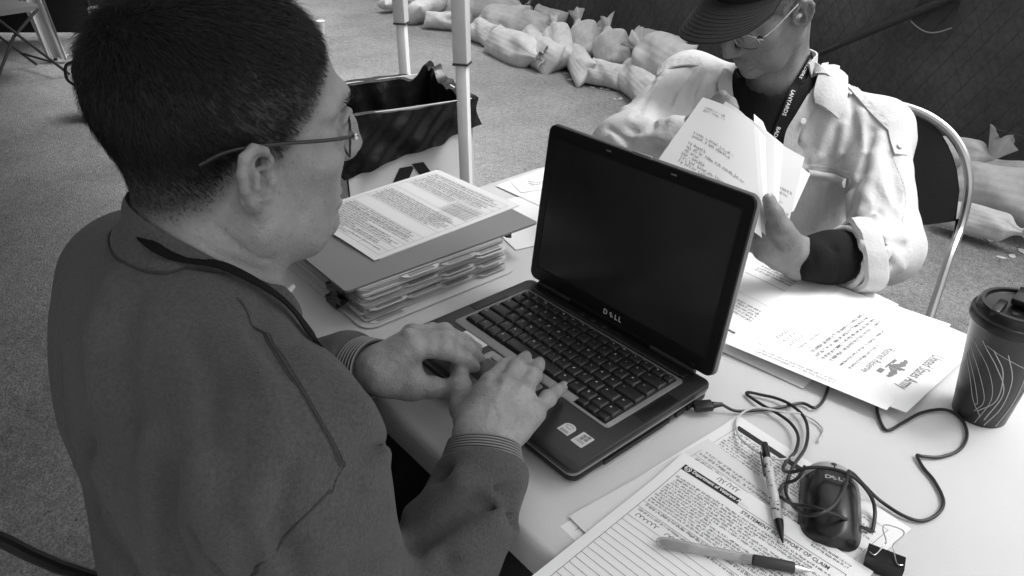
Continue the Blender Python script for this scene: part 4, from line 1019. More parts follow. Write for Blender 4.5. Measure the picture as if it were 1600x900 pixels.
# ================================================================ coffee cup
m_cup = mat('dark glossy paper cup', .022, .34, .5, var=.1, vs=12, rvar=.05)
m_cupline = mat('pale cup line', .5, .5)
m_lidm = mat('black cup lid', .012, .28, .5)
CC = U(1510, 640, TZ)*V(1, 1, 0)+V(.012, .006, 0)
cup = thing('coffee_cup', 'dark paper coffee cup with pale swirling lines and a black sip lid', 'cup', (CC[0], CC[1], TZ))
CH = .140; rb, rt = .0295, .0435
MB().lathe([(rb-.002, .004), (rb-.001, 0), (rb, .0005), (rb+(rt-rb)*.5, CH*.5), (rt, CH-.004), (rt+.0015, CH-.001), (rt, CH), (rt-.002, CH-.003)], 64, CC+V(0, 0, TZ)).build('cup_wall', m_cup, cup)
lid_ = MB().lathe([(rt+.0015, CH-.010), (rt+.0028, CH-.0085), (rt+.003, CH-.001), (rt+.0022, CH+.002), (rt-.001, CH+.0035), (rt-.002, CH+.011), (rt-.004, CH+.0135), (rt-.008, CH+.0135), (rt-.0095, CH+.010), (.02, CH+.0085), (.0005, CH+.0085)], 64, CC+V(0, 0, TZ), cap=False).build('lid', m_lidm, cup)
# raised arch across the lid and its flap, pointing towards us
la = unit(V(*(CAM-CC)[:2], 0)); la = unit(la*.94+V(la[1], -la[0], 0)*.1); lb = V(-la[1], la[0], 0); T3 = np.array([lb, la, V(0, 0, 1)])
c0 = CC+V(0, 0, TZ+CH)
MB().bbox(c0-la*.014+V(0, 0, .016), (.021, .038, .008), .0022, T3).bbox(c0-la*.031+V(0, 0, .012), (.023, .012, .012), .002, T3).build('lid_tab', m_lidm, lid_)
MB().bbox(c0+la*.021-lb*.0165+V(0, 0, .0115), (.009, .034, .008), .002, T3).build('lid_ridge', m_lidm, lid_)
MB().bbox(c0+la*.021+lb*.0165+V(0, 0, .0115), (.009, .034, .008), .002, T3).build('lid_ridge', m_lidm, lid_)
MB().lathe([(.0035, 0), (.0035, .0008)], 14, c0+la*.018+V(0, 0, .0088)).build('sip_hole', m_keywell, lid_)
m_lidtxt = mat('moulded lid lettering', .05, .4)
MB().box(c0+la*.03+V(0, 0, .0089), (.015, .0012, .0004), T3).box(c0+la*.0325+V(0, 0, .0089), (.011, .001, .0004), T3).build('lid_lettering', m_lidtxt, lid_)
def cuppt(a, h, o=.0003):
    r = rb+(rt-rb)*h/CH+o; d = -la*math.cos(a)*-1+lb*math.sin(a); return CC+V(0, 0, TZ+h)+(la*math.cos(a)+lb*math.sin(a))*r
lines = [((.62, .112), (.95, .08), (1.05, .04), (.85, .004)), ((.25, .11), (.62, .075), (.7, .035), (.42, .004)), ((-.1, .11), (.3, .085), (.45, .045), (.05, .022)), ((-.45, .115), (.1, .09), (.55, .055), (.35, .012)), ((-.75, .11), (-.1, .085), (.3, .045), (.1, .004)), ((-.8, .1), (-.3, .075), (.12, .04), (-.05, .02)), ((-.85, .09), (-.4, .065), (-.05, .035), (-.1, .03)), ((.95, .112), (1.25, .085), (1.3, .06), (1.2, .03)), ((-.3, .112), (.5, .1), (1.1, .085), (1.4, .055)), ((-.9, .085), (-.5, .06), (-.2, .035), (.2, .015))]
b = MB()
for k, ln in enumerate(lines):
    w_ = .00055 if k in (0, 1, 2, 3) else .00036
    b.tube([cuppt(q[0], q[1]) for q in spline([V(*p, 0) for p in ln], 10)], w_, 4, cap=False)
b.build('swirl_lines', m_cupline, cup)
# ================================================================ people: shared anatomy
def Rm(yaw, pit, rol):
    return np.array(Matrix.Rotation(yaw, 3, 'Z') @ Matrix.Rotation(pit, 3, 'X') @ Matrix.Rotation(rol, 3, 'Y'))
def ear_frame(s):
    E = V(s*.0745, .001, -.019); fl = math.radians(27)
    b = V(s*math.sin(fl), -math.cos(fl), 0); v = unit(V(s*.12, -.10, 1)); n = np.cross(b, v)*1.0; n = n if n[0]*s > 0 else -n
    return E, b, v, unit(n)
def head_sdf(P, lean=0.0):
    """head frame: x his right, y forward, z up, origin half way up the head"""
    Q = P.copy(); Q[:, 0] = np.abs(Q[:, 0])
    d = sEll(Q, (0, -.012, .034), (.0745, .091, .086))
    d = smin(d, sEll(Q, (0, .035, .032), (.064, .060, .062)), .03)
    d = smin(d, sEll(Q, (0, .045, -.045), (.053, .052, .072)), .03)
    d = smin(d, sChain(Q, [(.056, .004, -.045), (.053, .012, -.072), (.036, .052, -.098), (0, .076, -.106)], [.019, .018, .018, .018], .02), .03)
    d = smin(d, sEll(Q, (.047, .062, -.018), (.022, .024, .019)), .028)
    d = smin(d, sEll(Q, (.039-.002*lean, .052, -.055), (.017-.003*lean, .028, .028)), .028)
    d = smin(d, sEll(Q, (0, .086, -.106), (.018, .012, .012)), .02)
    d = smin(d, sChain(Q, [(.010, .096, .024), (.034, .091, .029), (.055, .073, .024)], [.007, .008, .006], .01), .016)
    d = smax(d, -sEll(Q, (.033, .108, .003), (.021, .017, .013)), .014)
    d = smin(d, sEll(Q, (.032, .086, .002), (.0135, .0125, .012)), .003)
    d = smin(d, sChain(Q, [(.018, .094, .011), (.032, .1005, .0115), (.046, .091, .008)], [.003, .0035, .003], .004), .006)
    d = smin(d, sChain(Q, [(.018, .094, -.008), (.032, .098, -.0105), (.046, .090, -.006)], [.003, .003, .003], .004), .006)
    d = smin(d, sChain(Q, [(0, .098, .020), (0, .112, -.012), (0, .117, -.030)], [.0075, .0088, .0115], .01), .014)
    d = smin(d, sEll(Q, (.0125, .106, -.035), (.0075, .011, .0075)), .009)
    d = smax(d, -sEll(Q, (.006, .112, -.0435), (.0035, .006, .004)), .004)
    d = smin(d, sChain(Q, [(0, .0975, -.0705), (.014, .0955, -.0725), (.024, .0885, -.076)], [.006, .0052, .003], .006), .008)
    d = smin(d, sChain(Q, [(0, .0965, -.083), (.013, .0945, -.0825), (.023, .0885, -.078)], [.0068, .006, .003], .006), .008)
    d = smax(d, -sChain(Q, [(0, .1055, -.0770), (.014, .1020, -.0772), (.027, .0905, -.0775)], [.0032, .003, .002], .003), .004)
    d = d-.0012*np.exp(-((segd(Q, (.020, .098, -.038), (.031, .088, -.070))-.004)/.005)**2)+(.0018+.0016*lean)*np.exp(-(segd(Q, (.019, .100, -.036), (.033, .090, -.072))/.0035)**2)
    for s in (1,):
        E, b, v, n = ear_frame(1)
        def pt(x, y, z): return E+b*x+v*y+n*z
        A = np.array([b, v, n])
        e = sEll(Q, pt(.005, .001, .0025), (.0165, .029, .0045), A)
        e = smin(e, sEll(Q, pt(-.002, -.0265, .003), (.0095, .0105, .0048), A), .006)
        hx = [(-.013, .002, .002), (-.012, .014, .005), (-.006, .025, .007), (.005, .0305, .008), (.016, .026, .009), (.021, .014, .0095), (.0205, 0, .009), (.016, -.014, .008), (.009, -.024, .006)]
        e = smin(e, sChain(Q, [pt(*q) for q in hx], [.0036, .0042, .0044, .0044, .0046, .0046, .0044, .004, .004], .002), .004)
        e = smax(e, -sChain(Q, [pt(.000, .021, .0105), (pt(.011, .017, .0115)), pt(.0145, .006, .012), pt(.0135, -.006, .0115)], [.0032, .0044, .0038, .0026], .002), .004)
        e = smin(e, sChain(Q, [pt(-.001, .013, .006), pt(.0065, .009, .008), pt(.0085, -.002, .0085), pt(.005, -.014, .0075), pt(-.004, -.0175, .0065)], [.0030, .0034, .0036, .0036, .0036], .002), .003)
        e = smax(e, -sEll(Q, pt(-.0015, -.004, .0085), (.0082, .0108, .0125), A), .003)
        e = smax(e, -sEll(Q, pt(-.003, .0135, .0085), (.0068, .0062, .0100), A), .003)
        e = smin(e, sEll(Q, pt(-.0125, -.006, .0055), (.0045, .0058, .0045), A), .004)
        d = smin(d, e, .006)
    return d
def hand_sdf(H):
    W, fing, th = H['wrist'], H['fing'], H['thumb']; r = H.get('r', 1.0); up = H['up']; arm = H['arm']
    prims = []
    mcs = [f[0] for f in fing]
    side = unit(mcs[0]-mcs[3])
    def f(P):
        d = None
        for i, m in enumerate(mcs):
            w = W+side*(.017, .006, -.006, -.016)[i]*r
            e = sCone(P, w, m-up*.003, .0155*r, (.0138, .014, .0133, .0122)[i]*r); d = e if d is None else smin(d, e, .014)
        d = smin(d, sCone(P, (W+mcs[1])/2-up*.008, (W+mcs[2])/2-up*.008, .016*r, .016*r), .02)
        for i, q in enumerate(fing):
            k = (1.0, 1.03, .98, .86)[i]*r
            rs = [.0108*k, .0095*k, .0083*k, .0070*k]
            e = sChain(P, q, rs, .004)
            e = smin(e, np.linalg.norm(P-np.asarray(q[1], np.float32), axis=1)-.0100*k, .006)
            for jj in (1, 2):
                ax_ = unit(q[jj+1]-q[jj-1]).astype(np.float32); sj = (P-np.asarray(q[jj], np.float32))@ax_; nj = np.exp(-(np.linalg.norm(P-np.asarray(q[jj], np.float32), axis=1)/.014)**4)
                for of_ in (-.0034, .0, .0034): e = e+.0008*nj*np.exp(-((sj-of_)/.0011)**2)
            d = smin(d, e, .0035)
        rs = [.0165*r, .0142*r, .0118*r, .0092*r]
        e = sChain(P, th, rs, .006); d = smin(d, e, .016)
        d = smin(d, sCone(P, th[0]*.45+W*.55, th[1]*.7+mcs[0]*.3, .016*r, .010*r), .016)              # thenar
        d = smin(d, sCone(P, th[1]*.75+mcs[0]*.25, mcs[0]*.7+W*.3, .008*r, .012*r), .012)             # web of the thumb
        for i in range(4):                                                                          # tendons on the back
            a = W*.55+mcs[i]*.45+up*.0135*r; d = d-.0016*np.exp(-(segd(P, a, mcs[i]+up*.0115*r)/.0035)**2)-.0016*np.exp(-(np.linalg.norm(P-(mcs[i]+up*.0105*r).astype(np.float32), axis=1)/.008)**2)
        d = smin(d, sCone(P, W+side*.010, arm+side*.008, .0205*r, .023*r), .014); d = smin(d, sCone(P, W-side*.010, arm-side*.008, .0205*r, .023*r), .014)
        return d-.0006*wob(P, 260, 3)
    allp = np.array([W, arm]+[p for q in fing for p in q]+list(th)); c = (allp.max(0)+allp.min(0))/2
    return bounded(f, c, np.linalg.norm(allp-c, axis=1).max()+.035), c
def skin_mat(name, c, scalp):
    m = mat(name, c, .52, .4, bump=.32, bs=330, bd=7, sss=.12); N = m.node_tree.nodes; L = m.node_tree.links; b = N['Principled BSDF']
    tc = N.new('ShaderNodeTexCoord')
    n = N.new('ShaderNodeTexNoise'); n.inputs['Scale'].default_value = 38; n.inputs['Detail'].default_value = 7; L.new(tc.outputs['Object'], n.inputs[0])
    r = N.new('ShaderNodeMapRange'); r.inputs[1].default_value = .3; r.inputs[2].default_value = .7; r.inputs[3].default_value = .82*c; r.inputs[4].default_value = 1.15*c; L.new(n.outputs[0], r.inputs[0])
    v = N.new('ShaderNodeTexNoise'); v.inputs['Scale'].default_value = 260; v.inputs['Detail'].default_value = 2; L.new(tc.outputs['Object'], v.inputs[0])
    fr = N.new('ShaderNodeMapRange'); fr.inputs[1].default_value = .64; fr.inputs[2].default_value = .72; fr.inputs[3].default_value = 1; fr.inputs[4].default_value = .72; L.new(v.outputs[0], fr.inputs[0])
    mu = N.new('ShaderNodeMath'); mu.operation = 'MULTIPLY'; L.new(r.outputs[0], mu.inputs[0]); L.new(fr.outputs[0], mu.inputs[1])
    at = N.new('ShaderNodeAttribute'); at.attribute_name = 'scalp'
    mx = N.new('ShaderNodeMix'); mx.data_type = 'FLOAT'; L.new(at.outputs['Fac'], mx.inputs[0]); L.new(mu.outputs[0], mx.inputs[2]); mx.inputs[3].default_value = scalp
    L.new(mx.outputs[0], b.inputs['Base Color'])
    return m
def nail(tip, prev, dors, r, m, parent):
    a = unit(tip-prev); n = unit(dors-a*(dors@a)); w = np.cross(a, n); b = MB()
    b.grid(lambda i, j: tip+a*((j-.55)*r*1.75)+w*((i-.5)*2*r*.74*(1-.25*abs(j-.5)))+n*(r*(.99-.42*(2*i-1)**2-.25*max(0, j-.55)**2)), 8, 8)
    return b.build('fingernail', m, parent)
def ribbon(pts, nrm, w, t, name, m, parent, taper=None):
    """flat strap: points, outward normals, half width"""
    vs = []; n = len(pts)
    for i in range(n):
        tg = unit(pts[min(i+1, n-1)]-pts[max(i-1, 0)]); s = unit(np.cross(tg, nrm[i])); ww = w*(taper[i] if taper is not None else 1)
        for a, b in ((-1, 0), (1, 0), (1, 1), (-1, 1)): vs.append(pts[i]+s*ww*a+nrm[i]*(t*b))
    fs = [(i*4+k, i*4+(k+1) % 4, (i+1)*4+(k+1) % 4, (i+1)*4+k) for i in range(n-1) for k in range(4)]+[(3, 2, 1, 0), tuple(4*(n-1)+k for k in range(4))]
    return link(name, mesh(name, vs, fs, True, 40), m, parent)
def patch(f, left, right, lift, t, name, m, parent, n=14, k=5, bulge=0.0):
    """cloth piece lying on surface f between two pixel polylines"""
    Lq = spline([V(*q, 0) for q in left], n); Rq = spline([V(*q, 0) for q in right], n); nu = k
    P = hits(f, [((a*(1-i/nu)+b*(i/nu))[:2]) for a, b in zip(Lq, Rq) for i in range(nu+1)]); tt_ = np.linalg.norm(P-CAM, axis=1); bad = tt_ > 1.9
    if bad.any(): P[bad] = np.atleast_2d(snap(f, CAM+(P[bad]-CAM)*(np.median(tt_[~bad])/tt_[bad])[:, None], 0, 30))
    P = P.reshape(len(Lq), nu+1, 3); sh = P.shape
    G = grad(f, P.reshape(-1, 3), .006).reshape(sh); vs = []
    for j in range(sh[0]):
        for i in range(sh[1]): vs.append(P[j, i]+G[j, i]*(lift+bulge*math.sin(math.pi*i/nu)))
    nn = len(vs)
    for j in range(sh[0]):
        for i in range(sh[1]): vs.append(P[j, i]+G[j, i]*(lift-t))
    W = nu+1; fs = []
    for j in range(sh[0]-1):
        for i in range(nu): q = (j*W+i, j*W+i+1, (j+1)*W+i+1, (j+1)*W+i); fs.append(q); fs.append(tuple(nn+z for z in q[::-1]))
    rim = list(range(W))+[j*W+nu for j in range(1, sh[0])]+[(sh[0]-1)*W+i for i in range(nu-1, -1, -1)]+[j*W for j in range(sh[0]-2, 0, -1)]
    for q in range(len(rim)): a, b = rim[q], rim[(q+1) % len(rim)]; fs.append((b, a, nn+a, nn+b))
    bm = bmesh.new(); me = mesh(name, vs, fs, True, 50); bm.from_mesh(me); bmesh.ops.recalc_face_normals(bm, faces=bm.faces); bm.to_mesh(me); bm.free()
    return link(name, me, m, parent)
def folds_of(f, spec, wk=1.0):
    """spec: (pixels, width, height) ridges (+) and valleys (-) traced on surface f"""
    segs = []
    for px, w, a in spec:
        pts = hits(f, px)
        ok = [np.linalg.norm(p-CAM) < 2.6 for p in pts]
        for i in range(len(pts)-1):
            if ok[i] and ok[i+1] and np.linalg.norm(pts[i]-pts[i+1]) < .3: segs.append((pts[i], pts[i+1], w*wk, a))
    return segs
def with_folds(f, segs, gain=1.25):
    def g(P):
        d = f(P); near = np.abs(d) < .035
        if near.any():
            Q = P[near]; s = np.zeros(len(Q), np.float32); 
            for a, b, w, h in segs:
                e = segd(Q, a, b); s += h*np.exp(-(e/w)**1.35)
            d = d.copy(); d[near] -= s*gain
        return d
    return g

# ================================================================ the man typing (left)
m_skin1 = skin_mat('skin of the typing man', .31, .035)
m_sweat = mat('grey sweatshirt fleece', .086, .95, .15, var=.2, vs=330, var2=.06, vs2=9, bump=.6, bs=620, sheen=.12)
m_rib = mat('ribbed knit', .075, .95, .15, bump=.3, bs=400); m_ribl = mat('pale ribbed stripe', .24, .95, .15)
m_hair = mat('dark brown hair', .010, .42, .45); m_hairg = mat('greying hair', .14, .4, .5)
m_jeans = mat('dark jeans', .02, .9, .2, var=.15, vs=60, bump=.3, bs=300)
m_nail = mat('fingernail', .40, .25, .5)
m_strap = mat('black woven strap', .008, .8, .15)
m_frame = mat('gunmetal spectacle frame', .03, .3, .5, metal=.3)
m_lens = mat('spectacle lens', .9, .02, .5, alpha=.10)
man1 = thing('person', 'man in grey sweatshirt and glasses typing on the laptop, seen from behind', 'person', (.115, -.36, 0))
H1 = V(.107, -.211, 1.129); RH1 = Rm(math.radians(-4.8), math.radians(-4.4), math.radians(4.0))
def toH1(P): return (P-H1.astype(np.float32))@RH1.astype(np.float32)
def frH1(p): return H1+RH1@np.asarray(p, float)
rh = {'wrist': U(757, 690, .806), 'arm': U(752, 742, .790), 'up': unit(V(.05, -.15, 1)),
      'fing': [[U(766, 599, .822), U(789, 575, .818), U(797, 569, .798), U(800, 573, .781)],
               [U(791, 605, .827), U(807, 577, .823), U(818, 563, .806), U(822, 558, .788)],
               [U(816, 616, .821), U(832, 587, .817), U(840, 572, .802), U(843, 567, .786)],
               [U(835, 643, .808), U(856, 623, .804), U(870, 611, .795), U(879, 605, .785)]],
      'thumb': [U(735, 664, .797), U(724, 637, .792), U(720, 603, .789), U(715, 576, .787)], 'r': 1.04}
lh = {'wrist': U(592, 575, .806), 'arm': U(545, 575, .785), 'up': unit(V(-.25, .1, 1)),
      'fing': [[U(646, 545, .832), U(696, 548, .825), U(727, 564, .803), U(742, 574, .784)],
               [U(641, 531, .836), U(698, 527, .833), U(734, 546, .808), U(749, 561, .784)],
               [U(646, 522, .826), U(694, 518, .824), U(726, 532, .803), U(745, 545, .782)],
               [U(640, 522, .812), U(676, 516, .812), U(700, 523, .797), U(714, 530, .782)]],
      'thumb': [U(607, 600, .792), U(643, 606, .787), U(676, 605, .785), U(706, 610, .783)], 'r': 1.04}
RS, LS = V(.288, -.277, .925), V(-.062, -.272, .925)
RE, LE = V(.362, -.252, .645), V(-.14, -.21, .66)
frh, _c1 = hand_sdf(rh); flh, _c2 = hand_sdf(lh)
def body1_f(P):
    d = bounded(lambda Q: head_sdf(toH1(Q)), H1, .16)(P)
    nk = sCone(P, frH1((0, -.026, -.04)), V(.115, -.265, .955), .052, .062)
    nk = smin(nk, sCone(P, frH1((.035, .008, -.075)), V(.13, -.225, .95), .016, .022), .03)
    d = smin(d, nk, .03)
    # slim trunk and arms inside the clothes
    d = smin(d, sCone(P, V(.115, -.27, .93), V(.115, -.29, .60), .07, .08), .04)
    for S, E, h in ((RS, RE, rh), (LS, LE, lh)):
        d = smin(d, sCone(P, V(.115, -.265, .90), S, .05, .04), .03); d = smin(d, sCone(P, S, E, .04, .032), .02); d = smin(d, sCone(P, E, h['arm'], .032, .026), .02)
    d = smin(d, frh(P), .012); d = smin(d, flh(P), .012)
    return d
# a crease or two on the nape and behind the jaw
ncr = folds_of(body1_f, [([(335, 352), (372, 385), (425, 408)], .0028, -.0016), ([(300, 372), (350, 402), (410, 425)], .0026, -.0013), ([(452, 300), (470, 335), (468, 365)], .003, -.0012), ([(441, 262), (446, 300)], .002, -.0012), ([(505, 195), (492, 200)], .002, -.001), ([(775, 690), (786, 655), (776, 625)], .003, .0018), ([(800, 685), (812, 655), (808, 632)], .003, .0016), ([(760, 665), (766, 635)], .003, .0014), ([(612, 560), (632, 552)], .003, .0014)])
body1 = with_folds(body1_f, ncr, 1.0)
Vx, Fq = net(body1, (-.24, -.42, .50), (.46, .12, 1.27), .0019); Vx = relax(Vx, Fq, 1, .4)
me = mesh('body', Vx, Fq)
L1 = (Vx-H1)@RH1
_gy = [-.2, -.09, -.06, -.04, -.03, -.022, -.010, .012, .018, .024, .030, .040, .055, .072, .080, .088, .1, .2]
_gz = [-.075, -.072, -.064, -.054, -.046, -.036, -.014, -.006, -.010, -.018, -.006, .008, .024, .048, .066, .086, .12, .2]
def hairline(Lp): return np.interp(Lp[:, 1], _gy, _gz)
hm = np.clip((L1[:, 2]-hairline(L1))/.028+.35, 0, 1); hm[(Vx[:, 2] < .98)] = 0
E_, b_, v_, n_ = ear_frame(1)
for s in (1, -1):
    E2, bb, vv, nn_ = ear_frame(s); q = L1-E2; hm[(np.abs(q@bb) < .03) & (np.abs(q@vv) < .04) & (L1[:, 0]*s > .0768) & (L1[:, 2] < .02)] = 0
at_ = me.attributes.new('scalp', 'FLOAT', 'POINT'); at_.data.foreach_set('value', (hm*.94).astype(np.float32))
body1o = link('body', me, m_skin1, man1)
for f_, u_ in ((rh, V(0, -.2, 1)), (lh, V(-.1, -.5, 1))):
    for q, rr in zip(f_['fing'], (.0079, .0081, .0077, .0068)): nail(q[3], q[2], unit(u_)+unit(q[3]-q[2])*.6, rr*1.04, m_nail, body1o)
nail(rh['thumb'][3], rh['thumb'][2], V(-.75, -.35, .6), .0092, m_nail, body1o)

# hair
def grow_hair(Vx, Lp, mask, lenf, dirf, n, seed, rad, parent, mats, Rw, grey=.02, side=0.0):
    R = np.random.default_rng(seed); idx = np.nonzero(mask > .05)[0]; p = mask[idx]/mask[idx].sum(); pick = R.choice(idx, n, p=p)
    base = Vx[pick]+R.normal(0, .0011, (n, 3)); lo = Lp[pick]
    D = dirf(lo, R); Ln = lenf(lo)*R.uniform(.65, 1.2, n)
    nrm = D[0]; flow = D[1]
    ts = np.array([0, .38, .72, 1.0]); rr = np.array([1, .95, .75, .25])*rad
    ang = R.uniform(0, 6.28, n); rings = []
    for t, r in zip(ts, rr):
        c = nrm*(t*(.62-.34*t))+flow*(t*(.35+.6*t))
        c = c*Ln[:, None]
        w = base+c@Rw.T
        u = np.cross(nrm, R.normal(size=(1, 3))); u /= np.linalg.norm(u, axis=1, keepdims=True)+1e-9; v = np.cross(nrm, u)
        rings.append([w+((u*math.cos(a)+v*math.sin(a))@Rw.T)*r for a in (0, 2.094, 4.189)])
    Vh = np.stack([rings[i][j] for i in range(4) for j in range(3)], 1).reshape(-1, 3)
    q = []
    for i in range(3):
        for j in range(3): q.append([i*3+j, i*3+(j+1) % 3, (i+1)*3+(j+1) % 3, (i+1)*3+j])
    Fh = (np.arange(n)*12)[:, None, None]+np.array(q)[None]; Fh = Fh.reshape(-1, 4)
    mi = np.repeat((R.random(n) < grey+side*np.clip((.062-lo[:, 2])/.05, 0, 1)*np.clip((lo[:, 1]+.05)/.06, 0, 1)).astype(int), 9)
    me = mesh('hair', Vh, Fh, True, None, mi); return link('hair', me, mats, parent)
def len1(lo):
    up = np.clip((lo[:, 2]-hairline(lo))/.075, 0, 1); top = np.clip((lo[:, 2]-.05)/.045, 0, 1)
    return .002+.0065*up+.0095*top
def dir1(lo, R):
    c = np.array([0, -.017, .034]); n = (lo-c)/np.array([.0745, .097, .086])**2; n /= np.linalg.norm(n, axis=1, keepdims=True)
    cr = np.array([.012, -.072, .105]); fl = lo-cr; fl -= n*(fl*n).sum(1, keepdims=True); r = np.linalg.norm(fl, axis=1, keepdims=True); fl /= r+1e-6
    sw = np.cross(n, fl); w = np.exp(-(r/.03)**2); fl = fl*(1-.75*w)+sw*.75*w
    fl = fl+np.array([0, .35, -.25])*np.clip((.07-lo[:, 2:3])/.08, 0, 1)
    fl += R.normal(0, .16, lo.shape); nn = n+R.normal(0, .16, lo.shape)
    return nn, fl*1.1
grow_hair(Vx, L1, hm*(hm > .5), len1, dir1, 52000, 4, .0002, man1, [m_hair, m_hairg], RH1, .02, .36)
# eyebrow
b = MB(); R = np.random.default_rng(8)
for s in (1, -1):
    for k in range(120):
        t = R.random(); p = frH1((s*(.014+.042*t), .108-.022*t*t, .027+.004*math.sin(3*t)+R.normal(0, .0016))); b.tube([p, p+RH1@V(s*.006, .002+R.normal(0, .001), .001)], [.0003, .0001], 3, cap=False)
b.build('eyebrows', m_hair, man1)

# sweatshirt
def sweat0(P):
    d = sEll(P, (.113, -.283, .80), (.205, .118, .22))
    d = smin(d, sEll(P, (.113, -.278, .62), (.205, .142, .18)), .08)
    d = smin(d, sEll(P, (.113, -.303, .905), (.18, .078, .112)), .06)
    d = smin(d, sCone(P, V(.16, -.285, .958), RS, .055, .064), .06); d = smin(d, sCone(P, V(.07, -.285, .958), LS, .055, .064), .06)
    d = smin(d, sEll(P, (.110, -.284, .978), (.10, .060, .054)), .04)
    d = smin(d, sCone(P, V(.11, -.265, .93), V(.11, -.24, .78), .04, .08), .06)
    for S, E, h in ((RS, RE, rh), (LS, LE, lh)):
        pc = h['wrist']*.42+h['arm']*.58; dw = unit(h['wrist']-h['arm']).astype(np.float32); al = (P-pc.astype(np.float32))@dw
        a = sCone(P, S, E, .066, .060); fa = sCone(P, E, h['arm'], .060, .0465); fa = smax(smin(a, fa, .04), al, .010); d = smin(d, fa, .05)
    # neck hole
    d = smax(d, -sCone(P, frH1((0, -.028, -.02)), V(.113, -.245, .99), .062, .064), .008)
    return d-.0025*wob(P, 26, 1)-.0012*wob(P, 62, 2)
FS1 = [([(180, 430), (150, 520), (150, 620)], .014, .004), ([(210, 470), (190, 560), (210, 660)], .010, -.0035), ([(300, 520), (330, 600), (330, 690)], .012, -.003), ([(380, 520), (420, 600), (440, 700)], .012, .0035), ([(420, 700), (400, 790), (430, 880)], .013, .005), ([(450, 740), (430, 820), (460, 890)], .009, -.005), ([(90, 560), (105, 690), (110, 800)], .009, -.004), ([(100, 593), (113, 767), (127, 893)], .016, .006), ([(140, 700), (143, 800), (200, 887)], .012, -.007), ([(160, 733), (240, 887)], .014, .008), ([(172, 790), (222, 895)], .009, -.007),
       ([(238, 690), (247, 873)], .014, .008), ([(262, 740), (272, 890)], .011, -.008), ([(313, 720), (330, 850)], .013, .007), ([(310, 840), (342, 895)], .009, -.011), ([(350, 830), (365, 895)], .011, .006),
       ([(425, 470), (398, 520), (440, 590)], .012, -.003), ([(480, 560), (560, 640), (600, 700)], .016, .006), ([(560, 585), (608, 650)], .010, -.009), ([(575, 570), (622, 660), (626, 720)], .014, .009), ([(600, 690), (560, 720)], .010, -.007),
       ([(620, 735), (560, 760), (520, 745)], .011, -.006), ([(690, 742), (795, 772)], .010, -.009), ([(645, 800), (720, 752), (800, 790)], .011, .008), ([(655, 850), (745, 785), (800, 815)], .010, -.010), ([(680, 870), (770, 815), (800, 830)], .012, .009), ([(640, 890), (700, 870)], .012, -.008), ([(560, 800), (640, 770)], .012, -.006), ([(500, 850), (600, 800)], .014, .006), ([(560, 880), (620, 850)], .012, -.006)]
sg1 = folds_of(sweat0, FS1, .72)
# seams are shallow grooves with stitching beside them
SEAM1 = [[(372, 466), (398, 497), (430, 545), (470, 610), (510, 680), (546, 742)], [(546, 742), (500, 782), (450, 832), (395, 897)]]
sweat = with_folds(sweat0, sg1, 2.5)
sm1 = []
for sm in SEAM1:
    pts = hits(sweat0, [q[:2] for q in spline([V(*q, 0) for q in sm], 6)]); pts = pts[np.linalg.norm(pts-CAM, axis=1) < 1.2]
    for _ in range(14): pts[1:-1] = (pts[:-2]+2*pts[1:-1]+pts[2:])/4
    pts = snap(sweat, pts, .0004); sm1.append(pts)
sweat2 = sweat
sw = sdf_mesh('sweatshirt', sweat2, (-.26, -.48, .46), (.48, .02, 1.09), .0031, m_sweat, man1, 1, .25)
for pts in sm1: MB().tube(list(pts[2:]), .0008, 6).build('shoulder_seam', mat('seam tape', .045, .95), sw)
for k, sm in enumerate(SEAM1):
    for dx in (-5, 5):
        b = MB(); pp = np.array(spline([p+unit(CR*.75+V(0, 0, 1)*.5)*dx*.0006 for p in sm1[k]], 2)); pp = snap(sweat, pp, .0004)
        for i in range(len(pp)-1):
            if np.linalg.norm(pp[i]-pp[i+1]) < .03:
                for j in range(3): a = pp[i]+(pp[i+1]-pp[i])*(j/3+.05); c = pp[i]+(pp[i+1]-pp[i])*(j/3+.24); b.tube([a, c], .00045, 4)
        if b.v: b.build('stitching', m_rib, sw)
# crew collar
cr = []
for k in range(40):
    a = 2*math.pi*k/40; c, s = math.cos(a), math.sin(a)      # a=0 right side, pi/2 front
    z = -.116-.058*s+.010*c*c; cr.append(frH1((.066*c, -.016+.064*s, z)))
cr.append(cr[0]); crs = spline(cr, 3)
cc_ = np.mean(cr, 0); n = len(crs); rows = []
cu_ = lambda Q: np.minimum(sweat(Q), body1_f(Q))
K_ = 9
for j in range(K_):
    t = j/(K_-1); q = np.array([p+unit((p-cc_)*V(1, 1, 0))*(.004+.020*t)+RH1@V(0, .25, 1)*(.002-.026*t) for p in crs])
    rows.append(snap(cu_, q, .0035+.0035*math.sin(math.pi*min(1, t*1.15))**.6 if j < K_-1 else .0002, 8))
rows = np.array(rows)
for _ in range(3): rows[:, 1:-1] = (rows[:, :-2]+2*rows[:, 1:-1]+rows[:, 2:])/4; rows[:, 0] = rows[:, -1] = (rows[:, 1]+rows[:, -2])/2
inn = np.array([p+unit((p-cc_)*V(1, 1, 0))*-.006+RH1@V(0, .25, 1)*-.012 for p in crs]); rows = np.concatenate([inn[None], rows])
b = MB(); b.add(rows.reshape(-1, 3), [(j*n+i, j*n+i+1, (j+1)*n+i+1, (j+1)*n+i) for j in range(K_) for i in range(n-1)]); b.build('collar', m_sweat, sw)
MB().tube([p for p in snap(cu_, rows[-1], .0012, 4)], .0010, 6, cap=False).build('collar_seam', mat('collar seam', .04, .95), sw)
# white undershirt edge
MB().tube(spline([frH1((.062, .006, -.128)), frH1((.052, .028, -.146)), frH1((.03, .042, -.157))], 6), .0028, 8).build('undershirt_edge', mat('white cotton', .65, .9), man1)
